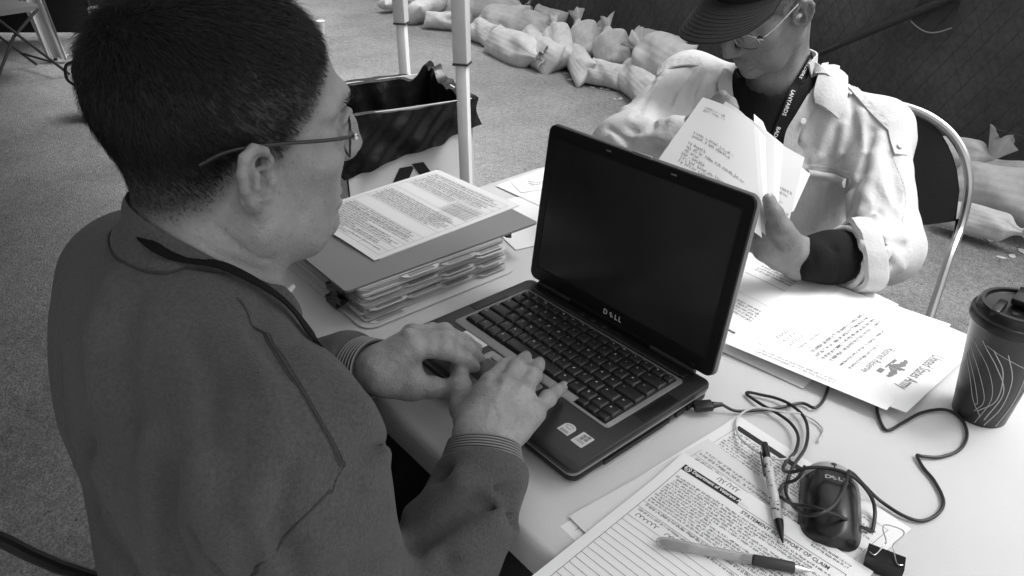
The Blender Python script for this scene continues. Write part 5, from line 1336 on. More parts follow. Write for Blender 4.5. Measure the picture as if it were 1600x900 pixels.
# cuffs: ribbed rings
for h in (rh, lh):
    a = h['wrist']*.88+h['arm']*.12; bq = h['wrist']*.18+h['arm']*.82; ax = unit(bq-a); Ln = np.linalg.norm(bq-a); x = unit(np.cross(ax, V(0, 0, 1))); y = np.cross(ax, x); b = MB(); pts = []
    nr = 8; prof = []
    for k in range(nr*4+1):
        t = k/(nr*4); prof.append((.0345+.0055*t+.0010*math.cos(k*math.pi/2*1.0), Ln*t))
    prof = [(.031, .001), (.0325, -.001)]+prof
    b.lathe(prof, 40, a, np.array([x*1.06, y*.94, ax]), cap=False); cf = b.build('cuff', m_rib, sw)
    b = MB()
    for k in range(nr+1):
        t = k/nr; r_ = .0350+.0055*t
        b.tube([a+ax*Ln*t+(x*1.06*math.cos(q)+y*.94*math.sin(q))*r_ for q in np.linspace(0, 2*math.pi, 41)], .0011, 5, cap=False)
    b.build('cuff_stripes', m_ribl, cf)
# lanyard over the shoulder
neckf = lambda Q: np.minimum(sweat(Q), body1_f(Q))
ly = hits(neckf, [q[:2] for q in spline([V(*q, 0) for q in ((236, 366), (262, 390), (300, 412), (345, 430), (390, 450), (425, 468), (452, 492), (476, 520), (490, 541))], 4)], .003)
ly = ly[np.linalg.norm(ly-CAM, axis=1) < 1.2]
for _ in range(6): ly[1:-1] = (ly[:-2]+2*ly[1:-1]+ly[2:])/4
ly = ly+grad(neckf, ly, .01)*(.0075*np.clip(1.5-1.6*np.linspace(0, 1, len(ly)), 0, 1))[:, None]; dn_ = np.array([ly[-1]*(1-t)+V(.135, -.16, .80)*t for t in (.2, .4, .6, .8, 1.0)]); ly = list(ly)+list(snap(sweat, dn_, .003))
l0_ = snap(neckf, np.array([frH1((-.062, -.045, -.098)), frH1((-.042, -.072, -.09)), frH1((-.015, -.084, -.09))]), .009); lyp = np.array(list(l0_)+ly)
for _ in range(4): lyp[1:-1] = (lyp[:-2]+2*lyp[1:-1]+lyp[2:])/4
lyp = list(lyp)
lyn = [unit(p-(H1+V(0, -.03, -.30))) for p in lyp]
ribbon(lyp, [unit(g_) for g_ in grad(sweat0, np.array(lyp), .006)], .0050, .0016, 'lanyard', m_strap, man1)

# trousers
def jeans1(P):
    d = sEll(P, (.115, -.30, .545), (.185, .155, .10))
    for s in (-1, 1):
        hp, kn, an = V(.115+s*.09, -.27, .53), V(.115+s*.13, .14, .545), V(.115+s*.13, .10, .08)
        d = smin(d, sCone(P, hp, kn, .088, .064), .04); d = smin(d, sCone(P, kn, an, .062, .045), .03)
    return d-.003*wob(P, 40, 4)
sdf_mesh('trousers', jeans1, (-.2, -.5, .06), (.45, .24, .70), .009, m_jeans, man1)
m_shoe = mat('dark shoe', .02, .5)
for s in (-1, 1):
    x = .115+s*.13
    sdf_mesh('shoe', lambda P: smax(smin(sEll(P, (x, .19, .045), (.045, .11, .05)), sEll(P, (x, .10, .06), (.042, .055, .06)), .03), -(P[:, 2]-.004), .01), (x-.08, .02, -.02), (x+.08, .33, .15), .006, m_shoe, man1)

# spectacles
def specs(frH, parent, sc, mf_, side=(1, -1), wid=1.0):
    g = []
    fr = MB()
    lens = {}
    for s in (1, -1):
        rim = []
        for k in range(28):
            a = 2*math.pi*k/28; ca_, sa_ = math.cos(a), math.sin(a)
            x = s*(.034+.0255*math.copysign(abs(ca_)**.8, ca_)); z = -.006+.0185*math.copysign(abs(sa_)**.85, sa_)-.002
            rim.append(frH((x, .1015-.011*((abs(x)-.008)/.05)**2+.10*(z+.006)*.12, z)))
        fr.tube(rim+[rim[0]], .0011, 6, cap=False); lens[s] = rim
    fr.tube([frH((.0085, .1015, .003)), frH((.004, .1065, .006)), frH((-.004, .1065, .006)), frH((-.0085, .1015, .003))], .0011, 6)
    f_ = fr.build('spectacle_frame', mf_, parent)
    for s in (1, -1):
        c = np.mean(lens[s], 0); b = MB(); b.add([c]+lens[s], [(0, 1+k, 1+(k+1) % 28) for k in range(28)]); b.build('lens', m_lens, f_)
        tp = spline([frH((s*.060, .0935, .002)), frH((s*.071, .085, .004)), frH((s*.0775, .06, .006)), frH((s*.0815, .01, .010)), frH((s*.083, -.022, .009)), frH((s*.080, -.042, .000))], 6)
        MB().tube(tp, .0016, 8, flat=1.0).build('temple_arm', mf_, f_)
        MB().bbox(frH((s*.0665, .0895, .003)), (.012, .004, .006), .001).build('hinge', m_steel, f_)
    return f_
specs(frH1, man1, 1, m_frame)
# ================================================================ the man opposite (right)
m_skin2 = skin_mat('skin of the man opposite', .2, .1)
m_shirt = mat('white washed cotton shirt', .52, .9, .2, var=.04, vs=10, var2=.05, vs2=26, bump=.3, bs=210, sheen=.05)
m_lace = mat('embroidered shirt cotton', .5, .9, .2, var=.10, vs=95, bump=1.0, bs=95, bd=3)
m_tee = mat('black jersey', .009, .9, .2, bump=.3, bs=240)
m_cap = mat('black cap cloth', .012, .8, .25, bump=.3, bs=420)
m_wirespec = mat('light wire spectacle frame', .5, .25, .5, metal=.9)
man2 = thing('person', 'man in white shirt and black cap reading papers across the table', 'person', (0, .93, 0))
HS2 = .905; H2 = AT(1197, -3, 1.30); RH2 = Rm(math.radians(171), math.radians(-36), math.radians(-3.5))
def toH2(P): return ((P-H2.astype(np.float32))@RH2.astype(np.float32))/np.float32(HS2)
def frH2(p): return H2+RH2@(np.asarray(p, float)*HS2)
S2L, S2R = AT(1368, 208, 1.41), AT(1076, 132, 1.51)
ex2 = unit((S2L-S2R)*V(1, 1, 0)); ey2 = V(ex2[1], -ex2[0], 0); ez2 = V(0, 0, 1); MID2 = (S2L+S2R)/2
if ey2[1] > 0: ey2 = -ey2
def B2(x, y, z): return MID2+ex2*x+ey2*y+ez2*z         # x his left, y forward
NB2 = B2(-.015, .0, .045)
E2L = AT(1382, 388, 1.29); W2L = U(1262, 404, .792); E2R = AT(972, 232, 1.27); W2R = AT(1092, 205, 1.17)
l2 = {'wrist': U(1248, 404, .790), 'arm': U(1300, 402, .785), 'up': unit(V(.25, -.5, .8)),
      'fing': [[AT(1203, 352, 1.105), AT(1192, 320, 1.115), AT(1188, 305, 1.135), AT(1187, 296, 1.15)],
               [AT(1194, 366, 1.110), AT(1180, 342, 1.125), AT(1176, 332, 1.145), AT(1175, 325, 1.16)],
               [AT(1190, 381, 1.115), AT(1172, 364, 1.13), AT(1168, 354, 1.15), AT(1168, 348, 1.165)],
               [AT(1192, 394, 1.120), AT(1175, 384, 1.135), AT(1170, 376, 1.15), AT(1170, 371, 1.16)]],
      'thumb': [AT(1236, 378, 1.09), AT(1222, 358, 1.075), AT(1210, 334, 1.072), AT(1201, 312, 1.076)], 'r': 1.0}
r2 = {'wrist': AT(1088, 208, 1.175), 'arm': AT(1050, 222, 1.20), 'up': unit(V(.3, -.2, 1)),
      'fing': [[AT(1118, 178, 1.16), AT(1132, 158, 1.15), AT(1142, 160, 1.132), AT(1148, 170, 1.124)],
               [AT(1114, 188, 1.165), AT(1128, 170, 1.16), AT(1138, 172, 1.15), AT(1142, 180, 1.145)],
               [AT(1110, 198, 1.17), AT(1124, 182, 1.17), AT(1132, 184, 1.165), AT(1136, 192, 1.16)],
               [AT(1106, 206, 1.175), AT(1118, 194, 1.175), AT(1126, 196, 1.17), AT(1129, 202, 1.17)]],
      'thumb': [AT(1098, 196, 1.155), AT(1110, 178, 1.14), AT(1120, 162, 1.128), AT(1128, 150, 1.12)], 'r': .97}
fl2, _ = hand_sdf(l2); fr2, _ = hand_sdf(r2)
def body2(P):
    d = bounded(lambda Q: head_sdf(toH2(Q), 1.0)*np.float32(HS2), H2, .155)(P)
    nk = sCone(P, frH2((0, -.035, -.045)), NB2-ey2*.028, .048, .052)
    nk = smin(nk, sCone(P, frH2((-.046, -.012, -.055)), NB2+ey2*.022+ex2*.02, .012, .011), .02)
    d = smin(d, nk, .022)
    d = smin(d, sCone(P, NB2, B2(0, .0, -.32), .06, .07), .04)
    for S, E, h in ((S2L, E2L, l2), (S2R, E2R, r2)):
        d = smin(d, sCone(P, NB2-ez2*.03, S, .04, .036), .03); d = smin(d, sCone(P, S, E, .036, .03), .02); d = smin(d, sCone(P, E, h['arm'], .03, .025), .02)
    return smin(smin(d, fl2(P), .012), fr2(P), .012)
lo = np.array([-.36, .40, .52]); hi = np.array([.46, 1.12, 1.26])
Vx2, Fq2 = net(body2, lo, hi, .0025); Vx2 = relax(Vx2, Fq2, 1, .35); me = mesh('body', Vx2, Fq2)
L2 = ((Vx2-H2)@RH2)/HS2
hm2 = np.clip((L2[:, 2]-hairline(L2))/.012+.2, 0, 1); hm2[L2[:, 2] < -.1] = 0; hm2[Vx2[:, 2] < .95] = 0
for s in (1, -1):
    E2_, bb, vv, nn_ = ear_frame(s); q = L2-E2_; hm2[(np.abs(q@bb) < .027) & (np.abs(q@vv) < .037) & (q@nn_ > -.001) & (q@nn_ < .03) & (L2[:, 2] < .022)] = 0
a_ = me.attributes.new('scalp', 'FLOAT', 'POINT'); a_.data.foreach_set('value', (hm2*.8).astype(np.float32))
b2o = link('body', me, m_skin2, man2)
for q in l2['fing'][:2]: nail(q[3], q[2], V(.1, -.6, .3), .0075, m_nail, b2o)
nail(l2['thumb'][3], l2['thumb'][2], V(.8, -.5, .3), .0088, m_nail, b2o)
m_hair2 = mat('grey hair', .12, .45); m_hair2b = mat('white hair', .3, .45)
def len2(lo): return np.full(len(lo), .006)
grow_hair(Vx2, L2, hm2*(L2[:, 2] < .07)*(hm2 > .25), len2, dir1, 5000, 14, .0003, man2, [m_hair2, m_hair2b], RH2*HS2, .3)

# black T-shirt with long sleeves
def tee(P):
    d = sEll(P, B2(0, .005, -.13), (.145, .092, .20), np.array([ex2, ey2, ez2]))
    d = smin(d, sCone(P, NB2-ez2*.02, S2L-ez2*.015, .048, .036), .05); d = smin(d, sCone(P, NB2-ez2*.02, S2R-ez2*.015, .048, .036), .05)
    d = smin(d, sCone(P, NB2+ez2*.004+ey2*.012, NB2-ez2*.08+ey2*.035, .054, .066), .04)
    d = smin(d, sEll(P, B2(0, .0, -.36), (.16, .12, .16), np.array([ex2, ey2, ez2])), .06)
    a = sChain(P, [E2L, U(1300, 402, .785), U(1266, 404, .790)], [.042, .0385, .0355], .02); d = smin(d, a, .02)
    d = smax(d, -sCone(P, frH2((0, -.02, -.05)), NB2+ey2*.022+ez2*.012, .054, .056), .006)
    return d-.0012*wob(P, 70, 5)
FT = [([(1268, 395), (1275, 432)], .004, -.003), ([(1288, 388), (1296, 438)], .005, .004), ([(1300, 385), (1310, 436)], .004, -.004)]
sdf_mesh('black_shirt', with_folds(tee, folds_of(tee, FT)), lo, hi, .0045, m_tee, man2)

# white shirt
OPN = [(1152, 145), (1170, 172), (1205, 205)]
def shirt0(P):
    A = np.array([ex2, ey2, ez2])
    d = sEll(P, B2(.0, .0, -.14), (.172, .112, .205), A)
    d = smin(d, sEll(P, B2(0, -.005, -.34), (.19, .135, .16), A), .07)
    d = smin(d, sCone(P, NB2-ez2*.025-ey2*.012, S2L, .060, .056), .05); d = smin(d, sCone(P, NB2-ez2*.04-ey2*.015, S2R, .054, .054), .05)
    a = sCone(P, S2L, E2L, .057, .056); a = smin(a, sCone(P, E2L, U(1322, 402, .787), .055, .050), .035)
    b = sCone(P, S2R, E2R, .055, .046); b = smin(b, sCone(P, E2R, AT(1062, 222, 1.195), .046, .040), .035)
    d = smin(smin(d, a, .045), b, .045)
    return d
def shirt_cut(P):
    # the front stands open in a long V below the collar
    q = P-(NB2+ey2*.05).astype(np.float32); x = q@ex2.astype(np.float32); y = q@ey2.astype(np.float32); z = q@ez2.astype(np.float32)
    w = .066+np.minimum(z-.0, 0)*.21
    v = np.maximum(np.abs(x+.008)-np.maximum(w, 0), -(y+.035))
    v = np.maximum(v, z-.10); v = np.maximum(v, -(z+.30))
    n = sCone(P, NB2+ez2*.10, NB2-ez2*.03+ey2*.01, .058, .058)
    n = np.maximum(n, -(z+.02))
    p0_ = U(1318, 402, .787); dr_ = unit(U(1262, 404, .791)-p0_); qq = P-p0_.astype(np.float32); al_ = qq@dr_.astype(np.float32)
    inner = np.maximum(-al_, np.linalg.norm(qq-al_[:, None]*dr_.astype(np.float32), axis=1)-.085); inner = np.maximum(inner, al_-.2); inner = np.minimum(inner, sCone(P, p0_+dr_*.02, p0_-dr_*.03, .041, .040))            # mouth of the rolled sleeve
    return np.minimum(np.minimum(v, n), inner)
def shirt1(P): return smax(shirt0(P)-.0022*wob(P, 34, 6)-.0014*wob(P, 80, 7), -shirt_cut(P), .008)
FS2 = [([(1240, 215), (1255, 235), (1262, 258)], .008, -.006), ([(1275, 195), (1268, 230), (1255, 255)], .007, -.005), ([(1318, 195), (1312, 240), (1305, 262)], .008, .006), ([(1290, 290), (1285, 330), (1270, 372)], .009, .005), ([(1305, 295), (1300, 340), (1290, 370)], .008, -.006), ([(1365, 240), (1378, 290), (1400, 330)], .008, .006), ([(1372, 330), (1395, 352), (1418, 352)], .007, -.007), ([(1070, 150), (1050, 190), (1040, 225)], .007, .007), ([(1020, 130), (990, 185)], .007, -.006), ([(1090, 130), (1075, 180), (1060, 228)], .006, .006), ([(1330, 150), (1335, 215), (1300, 270)], .009, -.007), ([(1345, 175), (1352, 240), (1335, 290)], .009, .006), ([(1362, 205), (1345, 270), (1325, 330)], .008, -.012), ([(1375, 215), (1362, 280), (1345, 330)], .010, .007),
       ([(1290, 200), (1280, 245), (1262, 262)], .009, .005), ([(1308, 205), (1298, 250)], .007, -.005), ([(1260, 190), (1250, 230)], .008, .004),
       ([(1262, 268), (1325, 284)], .005, -.004), ([(1330, 290), (1322, 340), (1312, 372)], .010, -.009), ([(1352, 300), (1380, 350), (1412, 372)], .012, .007), ([(1330, 345), (1370, 372), (1415, 385)], .009, -.008), ([(1345, 380), (1390, 392), (1410, 420)], .009, .008), ([(1352, 398), (1395, 415)], .007, -.007), ([(1360, 425), (1385, 405), (1390, 380)], .006, .006),
       ([(1405, 215), (1418, 280), (1410, 340)], .012, .005), ([(1388, 240), (1400, 300), (1395, 350)], .010, -.005),
       ([(1095, 105), (1060, 150), (1030, 215)], .010, .008), ([(1080, 110), (1045, 160), (1020, 200)], .009, -.008), ([(1110, 115), (1090, 150), (1062, 215)], .009, -.007), ([(1050, 95), (1010, 150), (985, 190)], .011, .006), ([(1035, 120), (1000, 170), (1000, 225)], .008, -.006), ([(975, 170), (1000, 215), (1060, 225)], .010, .007), ([(985, 200), (1020, 228), (1070, 232)], .008, -.009), ([(950, 200), (985, 225)], .006, -.006), ([(955, 212), (975, 235)], .005, .005), ([(1125, 100), (1110, 140)], .008, .006)]
sg2 = folds_of(shirt0, FS2, .72)
shirt = with_folds(shirt1, sg2, 1.05)
sh = sdf_mesh('white_shirt', shirt, lo, hi, .0031, m_shirt, man2, 1, .3)
# collar, placket, yoke embroidery, pocket, epaulette, rolled cuff
patch(shirt0, [(1277, 62), (1281, 80), (1279, 104), (1268, 146), (1270, 164)], [(1290, 64), (1302, 86), (1314, 114), (1318, 165), (1307, 188)], .017, .004, 'collar_flap', m_shirt, sh, bulge=.009)
patch(shirt0, [(1128, 112), (1120, 130), (1122, 150)], [(1145, 118), (1146, 138), (1150, 160)], .010, .003, 'collar_flap', m_shirt, sh, bulge=.003)
patch(shirt0, [(1262, 148), (1244, 178), (1228, 206), (1222, 240)], [(1282, 152), (1262, 186), (1248, 212), (1242, 250)], .005, .003, 'placket', m_shirt, sh, k=3)
patch(shirt0, [(1321, 136), (1342, 158), (1366, 184), (1388, 206)], [(1322, 126), (1346, 147), (1372, 173), (1394, 193)], .0045, .003, 'embroidered_band', m_lace, sh, k=6)
patch(shirt0, [(1032, 104), (1050, 94), (1070, 90), (1092, 92)], [(1028, 120), (1050, 108), (1074, 104), (1098, 106)], .0045, .003, 'embroidered_band', m_lace, sh, k=5)
patch(shirt0, [(1386, 204), (1390, 224), (1396, 243)], [(1412, 182), (1414, 215), (1414, 245)], .006, .003, 'epaulette_tab', m_shirt, sh, k=4)
patch(shirt0, [(1262, 264), (1284, 268), (1308, 272), (1326, 280)], [(1262, 276), (1284, 278), (1308, 284), (1324, 294)], .007, .003, 'pocket_flap', m_shirt, sh, k=4, bulge=.003)
for nm, pth in (('button', (1402, 232)), ('button', (1254, 190))):
    p = hit(shirt0, *pth, .008); n_ = grad(shirt0, p, .006)[0]; x_ = unit(np.cross(n_, V(0, 0, 1))); MB().lathe([(.0045, 0), (.0052, .001), (.0045, .002)], 16, p, np.array([x_, np.cross(n_, x_), n_])).build(nm, m_paper2, sh)
for px in ([(1321, 112), (1319, 150), (1317, 180)], [(1266, 258), (1300, 262), (1328, 270)], [(1268, 280), (1262, 330)], [(1395, 245), (1415, 300), (1410, 350)]):
    b = MB(); pp = hits(shirt, [q[:2] for q in spline([V(*q, 0) for q in px], 10)], .0004)
    for i in range(0, len(pp)-1):
        if np.linalg.norm(pp[i]-pp[i+1]) < .03: b.tube([pp[i], pp[i]+(pp[i+1]-pp[i])*.6], .0005, 4)
    if b.v: b.build('stitching', m_paper2, sh)
# collar stand round the neck
cs_ = []
for k in range(31):
    a = math.radians(-25+230*k/30); p = NB2+ez2*(.034-.030*max(0, -math.sin(a+.2))+.006)-ey2*(.064*math.sin(a)-.004)+ex2*(.066*math.cos(a)); cs_.append(p)
ribbon(cs_, [unit((p-NB2)*V(1, 1, .2)) for p in cs_], .021, .003, 'collar_stand', m_shirt, sh)
# rolled cuff ring
ca_, cb_ = U(1325, 402, .786), U(1352, 402, .784); ax = unit(cb_-ca_); x = unit(np.cross(ax, V(0, 0, 1))); y = np.cross(ax, x); b = MB(); vs = []; n = 48
pr = [(.044, .008), (.050, -.004), (.0565, -.001), (.0585, .012), (.0575, .030), (.050, .036)]
for r_, t_ in pr:
    for k in range(n):
        a = 2*math.pi*k/n; rr = r_*(1+.045*math.sin(3*a+1)+.03*math.sin(5*a)+.02*math.sin(9*a)); vs.append(ca_+ax*(t_+.005*math.sin(2*a+.5))+(x*math.cos(a)+y*math.sin(a))*rr)
fs = [(i*n+k, i*n+(k+1) % n, (i+1)*n+(k+1) % n, (i+1)*n+k) for i in range(len(pr)-1) for k in range(n)]; b.add(vs, fs); b.build('rolled_cuff', m_shirt, sh)
# trousers, shoes
def jeans2(P):
    d = sEll(P, B2(0, -.02, -.42), (.17, .15, .11), np.array([ex2, ey2, ez2]))
    for s in (-1, 1):
        hp, kn, an = B2(s*.09, .0, -.42), B2(s*.13, .34, -.40), B2(s*.13, .30, -MID2[2]+.08)
        d = smin(d, sCone(P, hp, kn, .085, .062), .04); d = smin(d, sCone(P, kn, an, .06, .045), .03)
    return d
sdf_mesh('trousers', jeans2, (-.45, .3, .05), (.5, 1.15, .68), .01, m_jeans, man2)
for s in (-1, 1):
    c = B2(s*.13, .36, 0); A = np.array([ex2, ey2, ez2])
    sdf_mesh('shoe', lambda P: smax(sEll(P, V(c[0], c[1], .045), (.045, .12, .05), A), -(P[:, 2]-.004), .01), (c[0]-.14, c[1]-.14, -.02), (c[0]+.14, c[1]+.14, .12), .007, m_shoe, man2)
# cap
def capd(u, v):                                             # dome: u round, v up
    a = u*2*math.pi; e = v*math.pi/2; r = math.cos(e)
    return frH2((.0805*math.cos(a)*r, -.013+.108*math.sin(a)*r, .046+.084*math.sin(e)**.9+.014*math.sin(a)*r*(1-v)))
MB().grid(lambda u, v: capd(u, v), 48, 14).build('cap_crown', m_cap, man2)
crown = man2.children[-1]
def brim(u, v, o=0):
    a = math.radians(18+144*u); ex_ = .0815*math.cos(a)*1.0; ey_ = -.013+.109*math.sin(a)
    k = math.sin(math.pi*(.06+.88*u))**.55; y = ey_+.092*v*k; x = ex_*(1+.20*v*math.sin(math.pi*u))
    z = .060+.012*math.sin(a)-.004*v*k-.030*(x/.09)**2*(.6+.6*v)+o
    return frH2((x, y, z))
b = MB(); b.grid(lambda u, v: brim(u, v, .0022), 40, 12); b.grid(lambda u, v: brim(1-u, v, -.0012), 40, 12); b.tube([brim(i/40, 1, .0005) for i in range(41)], .0022, 6); b.build('cap_brim', m_cap, crown)
b = MB()
for k in range(7):
    b.tube([brim(i/40, .3+.1*k, .0026) for i in range(41)], .0006, 4, cap=False)
b.build('brim_stitching', mat('cap thread', .03, .8), crown)
MB().tube([capd(k/48, .02) for k in range(49)], .0022, 6, cap=False).build('cap_seam', m_cap, crown)
specs(frH2, man2, HS2, m_wirespec)
# eyebrows
b = MB(); R = np.random.default_rng(18)
for s in (1, -1):
    for k in range(60):
        t = R.random(); p = frH2((s*(.014+.042*t), .107-.022*t*t, .027+R.normal(0, .0016))); b.tube([p, p+RH2@V(s*.006, .002, .001)], [.0003, .0001], 3, cap=False)
b.build('eyebrows', m_hair2, man2)
# lanyard with lettering
m_ltxt = mat('white lanyard print', .7, .7)
def strap2(px, words, flip):
    q = spline([V(*p, 0) for p in px], 8); P_ = hits(lambda Z: np.minimum(tee(Z), body2(Z)), [a[:2] for a in q])
    ok = [p for p in P_ if np.linalg.norm(p-CAM) < 1.7]; Nn = grad(lambda Z: np.minimum(tee(Z), body2(Z)), np.array(ok), .012)
    # smooth the strap
    ok = np.array(ok)
    for _ in range(8): ok[1:-1] = (ok[:-2]+2*ok[1:-1]+ok[2:])/4; Nn[1:-1] = (Nn[:-2]+2*Nn[1:-1]+Nn[2:])/4
    Nn = Nn/np.linalg.norm(Nn, axis=1, keepdims=True); C_ = ok+Nn*.004
    rb_ = ribbon(list(C_), list(Nn), .0072, .0016, 'lanyard', m_strap, man2)
    sl = np.r_[0, np.cumsum(np.linalg.norm(np.diff(C_, axis=0), axis=1))]
    for txt, s0, size in words:
        vs, fs = text_mesh(txt, .01); out = []
        for x, y in vs:
            s = s0+x*size; c = np.array([np.interp(s, sl, C_[:, k]) for k in range(3)]); t = unit(np.array([np.interp(s+.004, sl, C_[:, k]) for k in range(3)])-np.array([np.interp(s-.004, sl, C_[:, k]) for k in range(3)])); n_ = unit(np.array([np.interp(s, sl, Nn[:, k]) for k in range(3)]))
            w_ = np.cross(n_, t); out.append(c+w_*((y-.35)*size)+n_*.0020)
        link('lettering', mesh('lettering', out, fs, False), m_ltxt, rb_)
    return sl[-1]
strap2([(1276, 40), (1273, 62), (1263, 90), (1248, 120), (1236, 150), (1222, 185), (1210, 215), (1202, 240)], [('HOLDERS', .012, .0098), ('LANYARDS', .080, .0098), ('BADGE HOLDERS', .150, .0098)], False)
strap2([(1156, 110), (1160, 130), (1164, 150), (1172, 185), (1182, 215)], [('LANYARDS', .004, .0095)], False)

# ---------------------------------------------------------------- papers in his hands
m_held = mat('office paper', .62, .85, .2, var=.02, vs=14)
def held(name, lab, c4, m, bend=0.0, cat='paper', rows=None, seed=0, nu=18, wav=.0):
    """c4: corners (px, py, depth): top left, top right, bottom right, bottom left"""
    a, b, c, d = [AT(*q) for q in c4]; n = unit(np.cross(b-a, d-a)); n = n if n@(CAM-a) > 0 else -n
    def f(u, v): return (a*(1-u)+b*u)*(1-v)+(d*(1-u)+c*u)*v+n*(bend*math.sin(math.pi*u)+wav*math.sin(5*u+3*v+seed)*v)
    class S(Paper): pass
    s = S(a, b-a, d-a, np.linalg.norm(b-a), np.linalg.norm(d-a)); s.at = lambda u, v, o=0.0: f(u, v)+n*o
    s.sheet(name, lab, m, nu, nu, .0003, cat); 
    if rows: s.quads(rows(s), 'print', m_inklight, .0006)
    return s
def mirr(s):
    out = s.words(.12, .1, .5, .17, 2, 5, cw=.0022)+s.words(.15, .42, .7, .5, 2, 6, cw=.002)+s.words(.15, .55, .85, .82, 6, 7, fill=.6, cw=.002); return out
held('held_document', 'front typed letter in the hands of the man in the white shirt', [(1098, 152, 1.125), (1178, 196, 1.10), (1190, 372, 1.075), (1020, 262, 1.10)], m_held, .010, rows=mirr, wav=.002)
held('held_document', 'second sheet bent behind the front letter in the man\'s hands', [(1112, 150, 1.135), (1186, 205, 1.11), (1196, 368, 1.085), (1040, 262, 1.115)], m_held, .016, wav=.003, seed=1)
held('held_document', 'folded sheet between the letters in the man\'s hands', [(1128, 160, 1.14), (1190, 225, 1.112), (1199, 352, 1.088), (1120, 280, 1.12)], m_paper, .012, wav=.003, seed=2)
held('held_document', 'typed page fanned out to the right in the man\'s hands', [(1140, 168, 1.148), (1257, 246, 1.135), (1232, 352, 1.100), (1188, 330, 1.10)], m_held, -.006, rows=lambda s: s.words(.25, .38, .95, .9, 9, 8, fill=.55, cw=.0024, ragged=.5), wav=.002, seed=3)
held('held_document', 'rear page edge peeping out beside the white shirt pocket', [(1160, 178, 1.155), (1266, 272, 1.142), (1240, 330, 1.115), (1196, 338, 1.11)], m_paper2, -.004, seed=4)
for k_ in range(3):
    e_ = k_*.004
    held('held_document', ['nearest', 'middle', 'rearmost'][k_]+' of the thin sheets fanned between the front letter and the fanned page', [(1134+7*k_, 164+3*k_, 1.141+e_), (1196+14*k_, 214+6*k_, 1.116+e_), (1200+7*k_, 350-4*k_, 1.089+e_), (1170+4*k_, 300+6*k_, 1.105+e_)], m_held if k_ % 2 else m_paper2, .012-.004*k_, wav=.003, seed=6+k_)
held('held_document', 'small corner of a sheet standing up at the top of the held papers', [(1178, 178, 1.15), (1192, 190, 1.15), (1212, 240, 1.14), (1180, 225, 1.14)], m_paper, .0)

# ================================================================ chairs
m_tube = mat('brushed aluminium tube', .55, .3, .5, metal=.85)
m_vinyl = mat('black vinyl', .012, .5, .4, bump=.2, bs=300); m_tubed = mat('black steel tube', .02, .4)
def chair(lab, o, fw, mt, ms, group, bw=.225, top=.80, lean=.10):
    """o: point on the ground under the seat middle; fw: facing direction"""
    o = np.asarray(o, float); f = unit(fw); s = V(-f[1], f[0], 0); t = thing('folding_chair', lab, 'chair', o, group)
    def q(x, y, z): return o+s*x+f*y+V(0, 0, z)
    # back frame: inverted U running down to the front feet
    arc = [q(bw, .235, .012), q(bw, -.12, .46), q(bw*.995, -.215, .62)]
    for k in range(13):
        a = math.pi*k/12; arc.append(q(bw*math.copysign(abs(math.cos(a))**.75, math.cos(a)), -.225-lean*.55-(.045)*math.sin(a), .66+(top-.66)*math.sin(a)**.8))
    arc += [q(-bw*.995, -.215, .62), q(-bw, -.12, .46), q(-bw, .235, .012)]
    MB().tube(spline(arc, 4), .0092, 10).build('back_frame', mt, t)
    for sg in (1, -1): MB().tube([q(sg*bw*.9, .17, .44), q(sg*bw*.9, -.02, .3), q(sg*bw*.9, -.24, .012)], .010, 8).build('rear_leg', mt, t)
    MB().tube([q(bw*.9, -.2, .07), q(-bw*.9, -.2, .07)], .008, 8).build('cross_bar', mt, t); MB().tube([q(bw, .17, .1), q(-bw, .17, .1)], .008, 8).build('cross_bar', mt, t)
    b = MB()
    def bk(u, v, oo):
        x = (u-.5)*2; w = bw-.006; zt_ = .66+(top-.664)*max(0, 1-abs(x)**2.6)**.55; zb = .69-.06*(1-x*x)-.0*abs(x)
        z = zb+(zt_-zb)*v; yb = -.18-(z-.54)*.42-.03*(1-x*x)
        return q(x*w, yb+oo, z)
    b.grid(lambda u, v: bk(u, v, .004), 30, 10); b.grid(lambda u, v: bk(1-u, v, -.006), 30, 10)
    b.build('back_panel', ms, t)
    b = MB(); b.prism([(x*1.0, y) for x, y in rrect(bw*1.85, .38, .05)], q(0, -.0, .43), s, f, V(0, 0, 1), .03); b.build('seat', ms, t)
    return t
cg_ = unit(V(.28, -.96, 0)); cm_ = AT(1522, 290, 1.5)*V(1, 1, 0); chair('aluminium folding chair with black back behind the man in the white shirt', cm_-V(-cg_[1], cg_[0], 0)*.235+cg_*.28, cg_, m_tube, m_vinyl, 'folding chairs', .235, .875, .10)
chair('black folding chair under the man in the grey sweatshirt', V(.09, -.30, 0), V(.05, 1, 0), m_tubed, m_vinyl, 'folding chairs', .23, .76, .08)
# far chair, draped table and bag at the upper left
sc_ = AT(10, 12, 4.75); 
chair('empty folding chair at the upper left picture corner', V(sc_[0]-.12, sc_[1]-.05, 0), V(-.25, 1, 0), m_tubed, mat('grey seat shell', .14, .5), 'folding chairs', .225, .8)
m_clothw = mat('white tablecloth', .6, .85, .2, var=.03, vs=6)
p0 = U(98, 92, .03); wd_ = unit(CR*V(1, 1, 0)); 
ft = thing('draped_table', 'far table with a white cloth hanging to the ground at the upper left', 'table', (p0[0], p0[1], 0))
pt_ = U(65, 92, .03); bk_ = unit(V(-wd_[1], wd_[0], 0)); bk_ = bk_ if bk_@CF > 0 else -bk_
def drape(u, v):
    x = -.155+.155*u+.02*math.sin(u*12)*(.3+v); z = .74-.71*v; fo = .020*math.sin(u*16+.6*v)*(.35+v)+.012*math.sin(u*31)*v
    return p0+wd_*(x*1.15-.03+.09*v)+bk_*(fo)+V(0, 0, z-.03)
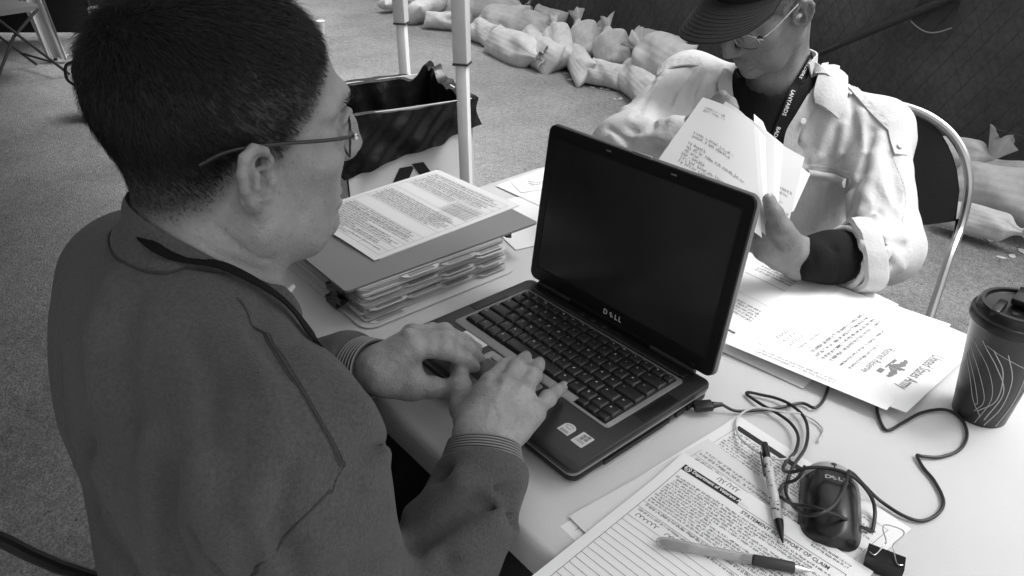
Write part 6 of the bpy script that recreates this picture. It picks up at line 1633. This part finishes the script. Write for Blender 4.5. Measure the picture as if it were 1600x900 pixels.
MB().grid(drape, 50, 20).build('cloth_drop', m_clothw, ft)
MB().box(p0-wd_*.95+bk_*.42+V(0, 0, .715), (1.9, .76, .03), np.array([wd_, bk_, V(0, 0, 1)])).build('table_top', m_clothw, ft)
for i, j in ((-.1, .08), (-1.8, .08), (-.1, .74), (-1.8, .74)): MB().tube([p0+wd_*i+bk_*j*1.0+V(0, 0, -.03), p0+wd_*i+bk_*j+V(0, 0, .7)], .014, 8).build('leg', m_tubed, ft)
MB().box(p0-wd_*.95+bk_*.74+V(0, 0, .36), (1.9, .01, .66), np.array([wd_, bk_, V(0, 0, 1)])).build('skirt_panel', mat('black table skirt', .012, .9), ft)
p1 = U(182, 6, .26); ot = tag(MB().bbox(p1+V(0, 0, -.13), (.34, .3, .26), .02, np.array([wd_, bk_, V(0, 0, 1)])).build('storage_box', m_clothw), 'pale storage box just above the dark haired head', 'box')
# black bag behind the head
pb_ = U(150, 195, 0); bag = thing('black_bag', 'black soft bag standing on the ground behind the dark haired head', 'bag', pb_)
sdf_mesh('bag_body', lambda P: sBox(P, pb_+bk_*.12+wd_*.06+V(0, 0, .17), (.16, .10, .17), .07, np.array([wd_, bk_, V(0, 0, 1)]))-.008*wob(P, 22, 3), pb_+V(-.4, -.4, -.02), pb_+V(.4, .5, .45), .012, m_vinyl, bag)
MB().tube(spline([pb_+wd_*-.085+bk_*.06+V(0, 0, .2), pb_+wd_*-.115+bk_*.05+V(0, 0, .24), pb_+wd_*-.10+bk_*.05+V(0, 0, .31), pb_+wd_*-.05+bk_*.06+V(0, 0, .335)], 6), .008, 8).build('carry_loop', m_vinyl, bag)
# small white cup on the asphalt
pc_ = U(503, 54, 0); wc2 = thing('paper_cup', 'small white cup standing on the asphalt beside the dark haired forehead', 'cup', pc_)
MB().lathe([(.024, 0), (.034, .10), (.036, .102), (.033, .10), (.023, .005)], 24, pc_).build('cup_wall', m_clothw, wc2)
MB().lathe([(.036, .101), (.037, .106), (.03, .112), (.0, .112)], 24, pc_, cap=False).build('lid', m_clothw, wc2)
